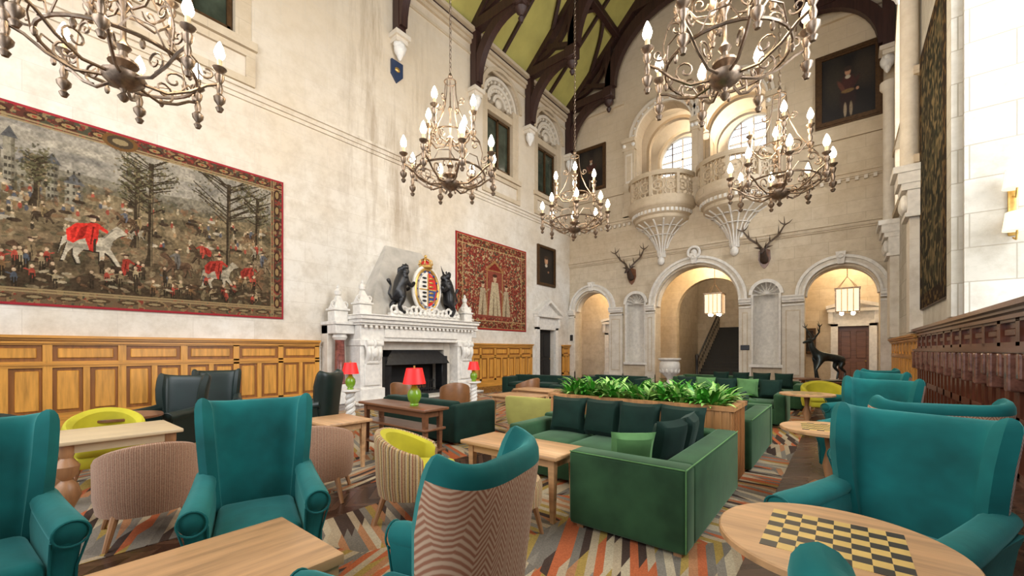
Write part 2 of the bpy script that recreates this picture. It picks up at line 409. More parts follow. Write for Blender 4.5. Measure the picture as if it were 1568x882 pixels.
WIN_Y=[2.75,13.6,17.25]
mb=MB()
holes=[arch(y,8.95,12.2,1.2) for y in WIN_Y]+[rect(16.3,17.7,-.02,2.5)]
plate_yz(mb,rect(-4.5,YF+.8,-.15,ZE+.3),holes,XL-.55,XL,STONEL)
mb.box(XL-.75,XL-.55,-4.5,YF+.8,-.1,ZE+.3,STONEL)
mb.obj('wall_left',smooth=False)
NI=[(-7.8,.48),(-2.4,.48)]
mb=MB()
ARC=[(-10.15,1.0),(-5.1,1.75),(-.05,1.08)]
holes=[arch(cx,-.02,3.5,r) for cx,r in ARC]+[arch(cx,.9,3.75,r) for cx,r in NI]+[arch(-6.5,8.0,11.7,1.28),arch(-3.65,8.0,11.7,1.28)]
plate_xz(mb,[(XL-.5,-.15),(XR+1.5,-.15),(XR+1.5,ZE+.2),(XC,ZA+.3),(XL-.5,ZE+.2)],holes,YF,YF+.7,STONE)
mb.obj('wall_far',smooth=False)
mb=MB()
holes=[rect(3.2,8.9,2.02,12.0),arch(15.6,5.9,10.2,1.9)]
plate_yz(mb,rect(-4.5,YF+.6,-.15,ZE+.3),holes,XR,XR+1.7,STONER)
mb.obj('wall_right',smooth=False)
def window(name,y0,y1,z0,z1,x):
    mb=MB()
    for i in range(4): y=y0+(y1-y0)*i/3; mb.box(x-.1,x+.1,y-.08,y+.08,z0,z1,STONEW)
    nz=int((z1-z0)/1.6)
    for i in range(nz+1): z=z0+(z1-z0)*i/nz; mb.box(x-.08,x+.08,y0,y1,z-.06,z+.06,STONEW)
    mb.obj(name,smooth=False)
window('window_1',3.2,8.9,2.02,12.,XR+1.5); window('window_2',13.7,17.5,5.9,12.1,XR+1.5)
def ceil_side(sx):
    mb=MB(); xe=XL-.3 if sx<0 else XR+.3
    a=Vector((xe,-4.5,ZE+(-.28))); b=Vector((XC,-4.5,ZA))
    u=Vector((0,24.6,0)); t=Vector((0,0,.2))
    mb.add([a,b,b+u,a+u,a+t,b+t,b+u+t,a+u+t],[(0,1,2,3),(7,6,5,4),(0,4,5,1),(1,5,6,2),(2,6,7,3),(3,7,4,0)],OLIVE)
    return mb
m1=ceil_side(-1); m2=ceil_side(1); m1.add(m2.v,m2.f,OLIVE); m1.obj('ceiling',smooth=False)
mb=MB()
plate_xz(mb,rect(-13.5,4,-.15,7.2),[arch(-5.1,-.02,3.4,1.7),rect(-.15,.85,-.02,2.5),rect(-10.6,-9.6,-.02,2.4)],22.3,22.7,STONE)
mb.obj('wall_corridor',smooth=False)
mb=MB(); mb.box(-13.5,-13.2,YF+.7,28.5,0,14,STONE); mb.box(3.6,3.9,YF+.7,28.5,0,14,STONE); mb.box(-13.5,4,28.3,28.6,-.1,7.4,STONE); mb.box(-7.6,-7.3,22.7,28.3,0,7.4,STONE); mb.box(-2.7,-2.4,22.7,28.3,0,7.4,STONE); mb.obj('wall_stair_hall',smooth=False)
mb=MB(); mb.box(-13.5,4,YF+.7,28.5,7.2,7.9,STONEW); mb.obj('ceiling_corridor',smooth=False)
mb=MB(); plate_xz(mb,rect(-13.5,4,7.9,15),[arch(-3.45,11.2,12.0,1.15),arch(-6.85,11.2,12.0,1.15)],23.4,23.8,STONEW); mb.box(-13.5,4,YF+.7,23.8,14.6,14.9,STONEW)
for x in(-6.5,-3.65):
    for yy in(21.0,22.6):
        plate_xz(mb,band(x,11.7,1.28,1.42,8.0),[],yy,yy+.25,STONE)
mb.obj('wall_gallery',smooth=False)
for i,x in enumerate((-3.45,-6.85)):
    mb=MB(); mb.box(x-.04,x+.04,23.5,23.6,11.2,13.1,WHITE); mb.box(x-1.1,x+1.1,23.5,23.6,11.95,12.03,WHITE)
    for s in(-.55,.55): mb.box(x+s-.02,x+s+.02,23.5,23.6,11.2,13.0,IRON)
    for z in(11.6,12.4,12.75): mb.box(x-1.0,x+1.0,23.52,23.58,z-.012,z+.012,IRON)
    plate_xz(mb,arch(x,11.2,12.0,1.14),[],23.62,23.64,SKYG)
    mb.obj('window_%d'%(i+3),smooth=False)

# ---- far wall trim
mb=MB(); Y0=YF
def hb(z0,z1,pr,x0=XL,x1=XR,mat=STONE): mb.box(x0,x1,Y0-pr,Y0,z0,z1,mat)
for z in(5.95,7.75): 
    for a,b_ in((XL,-7.7),(-2.5,XR)) if z>7 else ((XL,XR),):
        hb(z,z+.12,.10,a,b_); hb(z+.12,z+.2,.16,a,b_); hb(z-.06,z,.05,a,b_)
        if z>7:
            q=a+.15
            while q<b_-.1: mb.box(q-.05,q+.05,Y0-.12,Y0,z-.16,z-.02,STONEW); q+=.25
hb(9.2,9.3,.08,XL,-8.4); hb(9.2,9.3,.08,-1.75,XR); hb(13.6,13.75,.12,XL,-8.4); hb(13.6,13.75,.12,-1.75,XR)
segs_w=[(XL,-11.15),(-9.15,-8.45),(-7.3,-6.85),(-3.35,-2.9),(-1.85,-1.13),(1.03,XR)]
for a,b_ in segs_w:
    mb.box(a,b_,Y0-.12,Y0,0,3.3,STONEW); mb.box(a,b_,Y0-.17,Y0,0,.35,STONEW)
    for z0,z1,p in((3.22,3.28,.16),(3.36,3.44,.17),(3.44,3.56,.23),(3.56,3.62,.27)): mb.box(a-.0,b_+.0,Y0-p,Y0,z0,z1,WHITE)
    if b_-a>.4: mb.box(a+.12,b_-.12,Y0-.135,Y0-.11,.5,3.05,STONE); mb.box(a+.16,b_-.16,Y0-.142,Y0-.12,.55,3.0,STONEW)
for cx,r in ARC:
    plate_xz(mb,band(cx,3.6,r,r+.07),[],Y0-.13,Y0+.02,WHITE)
    plate_xz(mb,band(cx,3.6,r+.07,r+.20),[],Y0-.08,Y0+.02,STONEW)
    plate_xz(mb,band(cx,3.6,r+.20,r+.30),[],Y0-.15,Y0+.02,WHITE)
    plate_xz(mb,band(cx,3.55,r-.06,r+.02),[],Y0+.1,Y0+.5,STONEW)
    # keystone
    M=Matrix.Translation((cx,Y0-.1,3.6+r+.16))
    mb.loft([[Vector((-.09,-.1,-.2)),Vector((.09,-.1,-.2)),Vector((.09,.1,-.2)),Vector((-.09,.1,-.2))],[Vector((-.15,-.16,.24)),Vector((.15,-.16,.24)),Vector((.15,.1,.24)),Vector((-.15,.1,.24))]],WHITE,M=M)
    mb.torus((0,-.15,.08),.07,.03,WHITE,'Y',10,5,M=M)
for cx,r in NI:
    mb.lathe([(r,0),(r,2.85)],WHITE,12,(cx,Y0+.05,.9),0,PI)
    mb.lathe([(r*math.cos(t),r*math.sin(t)) for t in [PI/2*i/6 for i in range(7)]],WHITE,12,(cx,Y0+.05,3.75),0,PI)
    for i in range(9):
        a=PI*i/8; mb.tube([(cx,Y0-.02,3.75),(cx+.3*math.cos(a),Y0+.2,3.75+.3*math.sin(a)),(cx+.46*math.cos(a),Y0+.03,3.75+.46*math.sin(a))],.025,WHITE,5)
    plate_xz(mb,band(cx,3.75,r-.01,r+.12),[],Y0-.1,Y0+.02,WHITE)
    mb.box(cx-r-.1,cx+r+.1,Y0-.15,Y0+.3,.8,.92,WHITE)
    for sgn in(-1,1): mb.box(cx+sgn*(r+.0)-.04,cx+sgn*(r)+.04,Y0-.1,Y0,.9,3.75,WHITE)
mb.torus((-5.1,Y0-.2,5.8),.24,.06,WHITE,'Y'); mb.ball((-5.1,Y0-.18,5.8),(.14,.1,.14),WHITE)
for x0,x1 in((-8.35,-7.82),(-5.2,-4.95),(-2.33,-1.8)):
    mb.box(x0,x1,Y0-.16,Y0+.1,8.0,11.3,STONE); mb.box(x0-.05,x1+.05,Y0-.22,Y0,8.0,8.4,STONE)
    if x1-x0>.4: mb.box(x0+.1,x1-.1,Y0-.185,Y0-.15,9.6,11.0,STONEW); mb.box(x0+.15,x1-.15,Y0-.2,Y0-.17,9.7,10.9,STONE)
    for z0,z1,p in((11.2,11.3,.2),(11.3,11.55,.18),(11.55,11.75,.28)): mb.box(x0-.06,x1+.06,Y0-p,Y0+.1,z0,z1,STONE)
    for s in(x0+.04,x1-.04): mb.ball((s,Y0-.2,11.42),.09,WHITE,8)
for cx in(-6.5,-3.65):
    plate_xz(mb,band(cx,11.7,1.28,1.36),[],Y0-.12,Y0+.02,STONEW); plate_xz(mb,band(cx,11.7,1.36,1.47),[],Y0-.07,Y0+.02,STONE); plate_xz(mb,band(cx,11.7,1.47,1.58),[],Y0-.18,Y0+.02,STONEW)
    for q in range(13):
        a=PI*(q+.5)/13; mb.ball((cx+1.415*math.cos(a),Y0-.08,11.7+1.415*math.sin(a)),(.05,.04,.05),WHITE,6)
mb.obj('trim_1')

# ---- balconies
def balcony(cx):
    mb=MB(); c=(cx,YF,0); a0,a1=PI,2*PI
    prof=[(.02,5.5),(.13,5.55),(.18,5.7),(.12,5.8),(.16,5.95),(.22,6.2),(.34,6.5),(.55,6.85),(.85,7.15),(1.12,7.3),(1.2,7.36),(1.2,7.5),(1.3,7.56),(1.3,7.72),(1.46,7.82),(1.52,7.95),(1.52,8.12),(.01,8.12)]
    mb.lathe(prof,STONE,28,c,a0,a1)
    for i in range(9):
        a=a0+(a1-a0)*(i+.0)/8
        mb.tube([(cx+(rr+.02)*math.cos(a),YF+(rr+.02)*math.sin(a),z) for rr,z in prof[3:10]],.04,WHITE,5)
    for i in range(8):
        a=a0+(a1-a0)*(i+.5)/8
        for (rr,z) in((.5,6.75),(.8,7.08)): mb.torus((cx+rr*math.cos(a),YF+rr*math.sin(a),z),.08+.06*(rr-.5),.022,WHITE,'Z',10,4)
    for i in range(22):
        a=a0+(a1-a0)*(i+.5)/22; M=Matrix.Translation((cx+1.31*math.cos(a),YF+1.31*math.sin(a),7.64))@Matrix.Rotation(a+PI/2,4,'Z')
        mb.box(-.05,.05,-.04,.04,-.07,.07,WHITE,M)
    mb.ball((cx,YF-.12,5.62),(.16,.14,.2),WHITE,10)
    for z0,z1,ra,rb in((8.12,8.26,1.33,1.48),(9.12,9.32,1.3,1.5)):
        mb.lathe([(ra,z0),(rb,z0),(rb,z1),(ra,z1),(ra,z0)],STONE,28,c,a0,a1)
    n=8
    for i in range(n+1):
        a=a0+(a1-a0)*i/n
        if i<n:
            b_=a+(a1-a0)/n/2; M=Matrix.Translation((cx+1.38*math.cos(b_),YF+1.38*math.sin(b_),8.69))@Matrix.Rotation(b_+PI/2,4,'Z')
            mb.torus((0,0,0),.235,.04,STONE,'Y',18,5,M=M); mb.torus((0,0,0),.08,.035,STONE,'Y',10,4,M=M)
            for q in range(4):
                an=PI/4+PI/2*q; mb.tube([(.09*math.cos(an),0,.09*math.sin(an)),(.23*math.cos(an),0,.23*math.sin(an))],.03,STONE,4,M=M)
            for s in(-1,1):
                mb.tube([(0,0,s*.25),(0,0,s*.44)],.035,STONE,4,M=M)
                for q in(-1,1): mb.tube([(s*.2,0,q*.15),(s*.25,0,q*.3),(s*.16,0,q*.44)],.03,STONE,4,M=M)
    for i in(0,2,4,6,8):
        a=a0+(a1-a0)*i/n; M=Matrix.Translation((cx+1.40*math.cos(a),YF+1.40*math.sin(a),8.69))@Matrix.Rotation(a+PI/2,4,'Z')
        mb.box(-.06,.06,-.1,.1,-.45,.45,STONE,M)
    mb.obj('stone_balcony')
balcony(-6.55); balcony(-3.52)

# ---- left wall trim
mb=MB()
z=7.75
mb.box(XL,XL+.10,-4.5,YF,z,z+.12,STONEL); mb.box(XL,XL+.16,-4.5,YF,z+.12,z+.2,STONEL); mb.box(XL,XL+.05,-4.5,YF,z-.1,z,STONEL)
for z,p in((13.6,.1),(13.75,.18),(14.0,.3)): mb.box(XL,XL+p,-4.5,YF,z,z+.14,STONE)
mb.box(XL,XL+.05,-4.5,YF,13.2,13.3,STONE)
mb.obj('trim_2',smooth=False)
for i,yc in enumerate(WIN_Y):
    mb=MB()
    mb.box(XL-.5,XL-.35,yc-1.2,yc+1.2,8.95,13.4,STONE)
    mb.box(XL-.35,XL-.3,yc-.78,yc+.78,9.4,11.5,GLASSD)
    for y in(yc-.78,yc,yc+.78): mb.box(XL-.36,XL-.22,y-.05,y+.05,9.35,11.55,FRAME)
    for z in(9.38,11.5): mb.box(XL-.36,XL-.22,yc-.8,yc+.8,z-.05,z+.05,FRAME)
    mb.box(XL-.35,XL-.05,yc-1.2,yc-.85,8.95,12.2,STONE); mb.box(XL-.35,XL-.05,yc+.85,yc+1.2,8.95,12.2,STONE); mb.box(XL-.35,XL-.08,yc-1.2,yc+1.2,11.6,11.9,STONE)
    mb.box(XL-.35,XL+.1,yc-1.3,yc+1.3,8.95,9.15,STONE)
    for r,p in((1.08,-.16),(.78,-.2),(.42,-.2)): plate_yz(mb,band(yc,12.1,r-.1,r+.04),[],XL-.36,XL+p+.1,STONEW)
    for q in range(11):
        a=PI*(q+.5)/11
        mb.ball((XL-.2,yc+.62*math.cos(a),12.1+.62*math.sin(a)),(.1,.09,.09),STONEW,8)
        mb.ball((XL-.18,yc+.93*math.cos(a),12.1+.93*math.sin(a)),(.1,.07,.07),STONEW,8)
    mb.ball((XL-.2,yc,12.2),(.12,.22,.2),STONEW,10)
    plate_yz(mb,band(yc,12.2,1.2,1.36),[],XL-.05,XL+.09,STONE)
    plate_yz(mb,rect(yc-1.25,yc+1.25,8.05,8.9),[rect(yc-1.05,yc+1.05,8.22,8.74)],XL-.02,XL+.07,STONE)
    mb.obj('window_%d'%(i+5))
TR=[1.0,4.6,8.2,11.8,15.4,18.95]
for side in(-1,1):
    for y in TR:
        mb=MB(); x0=XL if side<0 else XR; s=-side
        def bx(p,y0,y1,z0,z1,m): mb.box(min(x0,x0+s*p),max(x0,x0+s*p),y0,y1,z0,z1,m)
        bx(.42,y-.28,min(y+.28,YF-.01),11.65,11.8,STONEW); bx(.34,y-.22,min(y+.22,YF-.01),11.5,11.65,STONEW)
        mb.ball((x0+s*.205,y,11.35),(.2,.2,.26),WHITE,10)
        for q in(-.14,.14): mb.ball((x0+s*.22,y+q,11.42),.1,WHITE,8)
        mb.lathe([(.0,10.95),(.06,11.0),(.1,11.1),(.16,11.25),(.2,11.4)],WHITE,10,(x0+s*.205,y,0))
        if side<0 and 4.7<y<9: plate_yz(mb,[(y-.22,11.0),(y-.22,10.55),(y,10.3),(y+.22,10.55),(y+.22,11.0)],[],x0,x0+.08,NAVY); mb.ball((x0+.08,y,10.72),(.04,.1,.08),GOLD,8)
        mb.obj('stone_corbel')

mb=MB()
for yy,hw in((18.3,.5),(13.15,.28)):
    mb.box(XR-.22,XR,yy-hw,yy+hw,1.9,4.5,STONEW)
    for z0,z1,p in((4.5,4.6,.3),(4.6,5.1,.26),(5.1,5.25,.36),(5.25,5.5,.42),(5.5,5.65,.5)): mb.box(XR-p,XR,yy-hw-p*.3,yy+hw+p*.3,z0,z1,WHITE)
    for q in(-.3,-.1,.1,.3): mb.ball((XR-.3,yy+q*hw*2,4.85),(.08,.1,.2),WHITE,8)
    mb.lathe([(.16,5.65),(.16,10),(.24,10.1),(.24,10.3)],STONEW,12,(XR-.2,yy,0))
mb.box(XR-.12,XR,9.0,9.35,2.0,13,STONER); mb.box(XR-.08,XR,9.35,9.6,2.0,13,STONE)
plate_yz(mb,band(15.6,10.2,1.9,2.15,5.9),[],XR-.12,XR+.02,STONE)
for z in(5.75,7.75): mb.box(XR-.14,XR,12.95,YF,z,z+.18,STONE)
mb.obj('trim_3')

def wainscot(name,L,Hh,unit,mats,loc,rz,rich=False):
    fr,rl,rc=mats; mb=MB(); n=max(1,round(L/unit)); u=L/n
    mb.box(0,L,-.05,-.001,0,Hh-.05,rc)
    mb.box(0,L,-.11,-.001,0,.2,rl); mb.box(0,L,-.12,-.001,.2,.24,rl)
    zt=Hh-.52 if not rich else Hh-.42
    mb.box(0,L,-.09,-.02,Hh-.16,Hh-.05,rl); mb.box(0,L,-.15,-.001,Hh-.07,Hh-.03,rl); mb.box(0,L,-.19 if not rich else -.20,-.001,Hh-.03,Hh+.02,rl); mb.box(0,L,-.12,-.001,Hh-.13,Hh-.09,rl)
    mb.box(0,L,-.09,-.02,zt-.06,zt+.06,rl); mb.box(0,L,-.105,-.02,zt-.015,zt+.02,rl)
    if rich: mb.box(0,L,-.14,-.001,zt-.1,zt-.04,rl); mb.box(0,L,-.17,-.001,zt-.04,zt,rl); mb.box(0,L,-.09,-.02,.75,.85,rl)
    mb.box(0,L,-.09,-.02,.24,.32,rl)
    for i in range(n+1):
        x=min(max(u*i,.06),L-.06); mb.box(x-.06,x+.06,-.09,-.02,.24,Hh-.1,fr)
        if i<n:
            m=u*(i+.5)
            mb.box(m-.045,m+.045,-.088,-.02,.3,zt,fr)
            mb.rbox(u*i+.13,u*(i+1)-.13,-.075,-.03,zt+.12,Hh-.22,fr,.012,1)
            for s in(-1,1):
                a=m+s*u/4; 
                zz=[(.38,zt-.12)] if not rich else [(.38,.7),(.9,zt-.16)]
                for z0,z1 in zz: mb.rbox(a-u/4+.12,a+u/4-.10,-.075,-.03,z0,z1,fr,.014,1)
            if rich: mb.rbox(m-.05,m+.05,-.16,-.05,zt-.3,zt-.05,rl,.02,2); mb.rbox(u*i+.0,u*i+.12,-.18,-.05,zt-.42,zt-.05,rl,.02,2)
    return mb.obj(name,loc,rz,smooth=False)
RL=face(1,0); RR=face(-1,0)
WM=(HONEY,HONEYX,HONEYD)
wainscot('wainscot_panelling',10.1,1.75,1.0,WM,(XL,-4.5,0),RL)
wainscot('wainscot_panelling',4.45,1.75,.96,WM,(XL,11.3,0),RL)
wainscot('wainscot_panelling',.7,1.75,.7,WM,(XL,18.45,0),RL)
wainscot('wainscot_panelling',14.8,1.94,.62,(MAHOG,MAHOGX,MAHOG),(XR,12.9,0),RR,True)
wainscot('wainscot_panelling',6.2,1.85,.8,WM,(XR,19.15,0),RR)

# ---- roof trusses
def sweep(mb,path,y,dep,th,mat):
    n=len(path); L=[]
    for i,(x,z) in enumerate(path):
        a=path[max(i-1,0)]; b=path[min(i+1,n-1)]; tx,tz=b[0]-a[0],b[1]-a[1]; l=math.hypot(tx,tz); nx,nz=-tz/l*th/2,tx/l*th/2
        L.append([Vector((x+nx,y-dep/2,z+nz)),Vector((x-nx,y-dep/2,z-nz)),Vector((x-nx,y+dep/2,z-nz)),Vector((x+nx,y+dep/2,z+nz))])
    mb.loft(L,mat)
def truss():
    mb=MB(); hw=(XR-XL)/2
    for s in(-1,1):
        w=s*hw
        def P(d,z): return (w-s*d,z)
        sweep(mb,[P(.18,11.8),P(.18,14.4)],0,.3,.3,TIMBER)
        sweep(mb,[P(0,14.25),P(2.65,14.25)],0,.34,.38,TIMBER)
        c=[P(.25+2.0*(1-math.cos(t)),12.0+2.15*math.sin(t)) for t in [PI/2*i/10 for i in range(11)]]
        sweep(mb,c,0,.26,.38,TIMBER)
        sweep(mb,[P(2.45,13.8),P(2.45,16.7)],0,.3,.3,TIMBER)
        mb.lathe([(0,13.3),(.06,13.33),(.12,13.48),(.05,13.58),(.18,13.7),(.24,13.82),(.12,13.92),(.22,14.0)],TIMBER,10,(w-s*2.45,0,0))
        mb.rbox(w-s*2.45-.24,w-s*2.45+.24,-.24,.24,14.0,14.5,TIMBER,.03,1)
        c=[P(2.55+3.4*(1-math.cos(t)),14.5+3.1*math.sin(t)) for t in [PI/2*.95*i/12 for i in range(13)]]
        sweep(mb,c,0,.30,.5,TIMBER)
        sweep(mb,[P(.0,ZE+.0),P(hw,ZA-.15)],0,.34,.42,TIMBER)
        sweep(mb,[P(2.5,14.6),P(1.1,15.1)],0,.2,.2,TIMBER)
        c=[P(.6+1.7*math.sin(t),14.5+.2+1.5*(1-math.cos(t))) for t in [PI/2*i/8 for i in range(9)]]
        sweep(mb,c,0,.2,.22,TIMBER)
    sweep(mb,[(-2.9,17.75),(2.9,17.75)],0,.34,.42,TIMBER); sweep(mb,[(0,17.6),(0,20.2)],0,.3,.3,TIMBER)
    mb.lathe([(0,16.9),(.12,17.05),(.06,17.15),(.2,17.3),(.2,17.6)],TIMBER,10)
    return mb
t=truss().obj('roof_truss',(XC,TR[0],0))
for y in TR[1:]: dup(t,(XC,y,0))
mb=MB(); hw=(XR-XL)/2
for s in(-1,1):
    for f in(.0,.45,.97):
        x=XC+s*hw*(1-f); z=ZE+(ZA-ZE)*f-.12
        mb.rbox(x-.14,x+.14,-4.4,YF-.1,z-.22,z+.1,TIMBER,.02,1)
    y=-.8
    while y<YF:
        if min(abs(y-q) for q in TR)>.5:
            sweep(mb,[(XC+s*hw,ZE-.06),(XC,ZA-.12)],y,.13,.16,TIMBER)
        y+=3.6
mb.obj('roof_purlins',smooth=False)
mb=MB()
for i in range(len(TR)-1):
    for s in(-1,1):
        for dr in(0,1):
            pts=[]
            for q in range(9):
                f=q/8; yy=TR[i]+.15+(1.5*f) if dr==0 else TR[i+1]-.15-(1.5*f)
                ff=.24+.20*math.sin(f*PI/2)
                pts.append((XC+s*hw*(1-ff),yy,ZE+(ZA-ZE)*ff-.14))
            mb.tube(pts,.1,TIMBER,4)
mb.obj('roof_wind_braces',smooth=False)

def doorcase(name,w,h,peak,loc,rz,leaf):
    mb=MB(); b=.24
    for s in(-1,1):
        mb.box(s*(w/2+b/2)-b/2,s*(w/2+b/2)+b/2,-.14,-.001,0,h+.1,WHITE); mb.box(s*(w/2+b/2)-b/2-.03,s*(w/2+b/2)+b/2+.03,-.18,-.001,0,.3,WHITE)
        mb.rbox(s*(w/2+b)-.09,s*(w/2+b)+.09,-.24,-.001,h+.1,h+.62,WHITE,.03,2)
    mb.box(-w/2-b,w/2+b,-.14,-.001,h,h+.25,WHITE); mb.box(-w/2-b,w/2+b,-.10,-.001,h+.25,h+.6,WHITE)
    mb.box(-w/2-b-.12,w/2+b+.12,-.3,-.001,h+.6,h+.72,WHITE)
    zt=h+.72; W=w/2+b+.16
    plate_xz(mb,[(-W,zt),(W,zt),(0,peak-.1)],[],-.12,-.001,WHITE)
    for s in(-1,1): mb.loft([[Vector((s*W,-.32,zt)),Vector((s*W,0,zt)),Vector((s*W,0,zt+.14)),Vector((s*W,-.32,zt+.14))],[Vector((0,-.32,peak-.12)),Vector((0,0,peak-.12)),Vector((0,0,peak+.03)),Vector((0,-.32,peak+.03))]],WHITE)
    mb.box(-w/2,w/2,.2,.26,0.02,h,leaf)
    for q in(-1,1):
        for z0,z1 in((.25,1.0),(1.15,h-.2)): mb.rbox(q*w/4-w/4+.1,q*w/4+w/4-.08,.17,.21,z0,z1,leaf,.015,1)
    mb.ball((w/2-.1,.15,1.05),.035,GOLD,8)
    mb.obj(name,loc,rz)
doorcase('door_1',1.4,2.5,3.95,(XL,17.0,0),RL,DARK)
doorcase('door_2',1.0,2.5,3.6,(.35,22.3,0),0,WALN)
doorcase('door_3',1.0,2.4,3.4,(-10.1,22.3,0),0,WALN)

mb=MB()
for i in range(17): mb.box(-5.95,-3.7,23.0+.3*i,28.2,.17*i if i else 0,.17*(i+1),STAIRC)
for x in(-5.95,-3.7):
    mb.tube([(x,23.0,1.05),(x,28.0,3.95)],.05,BLACK,8)
    for i in range(17): 
        y=23.1+.3*i; z=.17*(i+1); mb.tube([(x,y,z-.05),(x,y,z+.95)],.018,BLACK,5); mb.torus((x,y,z+.5),.1,.014,BLACK,'X',10,4)
    mb.lathe([(.1,0),(.1,.2),(.06,.3),(.08,.9),(.1,1.2),(.0,1.35)],BLACK,10,(x,22.9,0))
mb.obj('staircase')

# ================================================================ FIREPLACE
FC=8.45
mb=MB()
D=1.2
def fb(x0,x1,y0,y1,z0,z1,m=WHITE,r=.015): mb.rbox(x0,x1,-y1,-max(y0,.002),z0,z1,m,r,1)
fb(-2.45,2.45,0,D+.25,0,.06,STONEW)
for s in(-1,1):
    a,b=sorted((s*1.5,s*2.2)); fb(a,b,0,D-.1,.06,1.75); fb(a-.04,b+.04,0,D-.02,.06,.42); fb(a-.03,b+.03,0,D-.05,1.62,1.8)
    fb(a+.1,b-.1,D-.12,D-.04,.5,1.1)
    cx=s*1.85
    pts=[(0,-D+.12-.16*math.sin(q*PI),1.12+.62*q) for q in [i/10 for i in range(11)]]
    for o in(-.17,-.06,.06,.17): mb.tube([(cx+o,p[1],p[2]) for p in pts],[.06+.035*i/10 for i in range(11)],WHITE,8)
    mb.torus((cx,-D-.02,1.68),.09,.045,WHITE,'X',12,6); mb.tube([(cx-.24,-D+.0,1.68),(cx+.24,-D,1.68)],.10,WHITE,12); mb.tube([(cx-.2,-D+.06,1.16),(cx+.2,-D+.06,1.16)],.07,WHITE,12)
    mb.ball((cx,-D-.06,1.42),(.12,.08,.14),WHITE,10)
    a,b=sorted((s*2.2,s*2.75)); fb(a,b,0,.35,0,2.2,STONEW); fb(a,b,0,.75,0,.55); fb(a,b,0,.8,1.95,2.2); fb(a-.03,b+.03,0,.86,2.2,2.3)
    mb.lathe([(.17,.55),(.17,.6),(.14,.64),(.135,1.2),(.125,1.75),(.15,1.8)],MARB,16,(s*2.5,-.55,0)); mb.lathe([(.15,1.78),(.2,1.86),(.17,1.95)],WHITE,16,(s*2.5,-.55,0))
    for (fx,fy,z,k_) in((s*2.5,-.45,2.3,1.0),(s*2.02,-D+.3,2.5,.95)):
        M=Matrix.Translation((fx,fy,z))@Matrix.Scale(k_,4)
        mb.rbox(-.2,.2,-.2,.2,0,.3,WHITE,.02,1,M); mb.rbox(-.24,.24,-.24,.24,.3,.36,WHITE,.01,1,M)
        mb.loft([[Vector((sx*w_,sy*w_,zz)) for sx,sy in((-1,-1),(1,-1),(1,1),(-1,1))] for w_,zz in((.19,.36),(.14,.5),(.08,.62),(.05,.72))],WHITE,M=M)
        mb.lathe([(.03,.7),(.09,.76),(.1,.86),(.04,.93),(.05,.97),(0,1.05)],WHITE,10,M=M)
        for sx in(-1,1): mb.torus((sx*.17,-.1,.48),.07,.03,WHITE,'Y',10,5,M=M)
fb(-2.2,2.2,0,D-.1,1.75,2.2); fb(-1.45,1.45,D-.12,D-.05,1.86,2.12)
for z0,z1,p in((2.2,2.26,.02),(2.26,2.36,.09),(2.36,2.46,.16),(2.46,2.5,.2)): fb(-2.24-p*.5,2.24+p*.5,0,D+p,z0,z1)
for i in range(26): x=-2.1+4.2*i/25; fb(x-.045,x+.045,D-.02,D+.03,2.12,2.2)
fb(-1.5,-1.22,.05,.7,.06,1.75,STONEW); fb(1.22,1.5,.05,.7,.06,1.75,STONEW); fb(-1.22,1.22,.05,.7,1.5,1.75,STONEW)
mb.box(-1.3,1.3,-.1,-.02,.06,1.6,DARK)
fb(-1.25,-1.0,.5,.85,.06,1.3,BLACK); fb(1.0,1.25,.5,.85,.06,1.3,BLACK)
mb.loft([[Vector((-1.25,-.95,1.05)),Vector((1.25,-.95,1.05)),Vector((1.25,-.3,1.05)),Vector((-1.25,-.3,1.05))],[Vector((-1.15,-.85,1.28)),Vector((1.15,-.85,1.28)),Vector((1.15,-.3,1.28)),Vector((-1.15,-.3,1.28))],[Vector((-.9,-.72,1.5)),Vector((.9,-.72,1.5)),Vector((.9,-.3,1.5)),Vector((-.9,-.3,1.5))]],BLACK)
fb(-1.0,1.0,.3,.8,.06,.16,BLACK)
for i in range(13): mb.tube([(-.6+.1*i,-.85,.16),(-.6+.1*i,-.88,.55)],.014,BLACK,5)
for z in(.25,.5): mb.tube([(-.65,-.86,z),(.65,-.86,z)],.018,BLACK,6)
for i in range(5): mb.tube([(-.5+.2*i,-.75,.32),(-.3+.2*i,-.5,.36)],.06,WALN,7)
mb.loft([[Vector((-1.8,-.95,2.5)),Vector((1.8,-.95,2.5)),Vector((1.8,-.002,2.5)),Vector((-1.8,-.002,2.5))],
 [Vector((-1.72,-.9,2.8)),Vector((1.72,-.9,2.8)),Vector((1.72,-.002,2.8)),Vector((-1.72,-.002,2.8))],
 [Vector((-.75,-.15,4.75)),Vector((.75,-.15,4.75)),Vector((.75,-.002,4.75)),Vector((-.75,-.002,4.75))],[Vector((-.7,-.1,4.85)),Vector((.7,-.1,4.85)),Vector((.7,-.002,4.85)),Vector((-.7,-.002,4.85))]],HOODST)
mb.obj('fireplace',(XL,FC,0),RL)

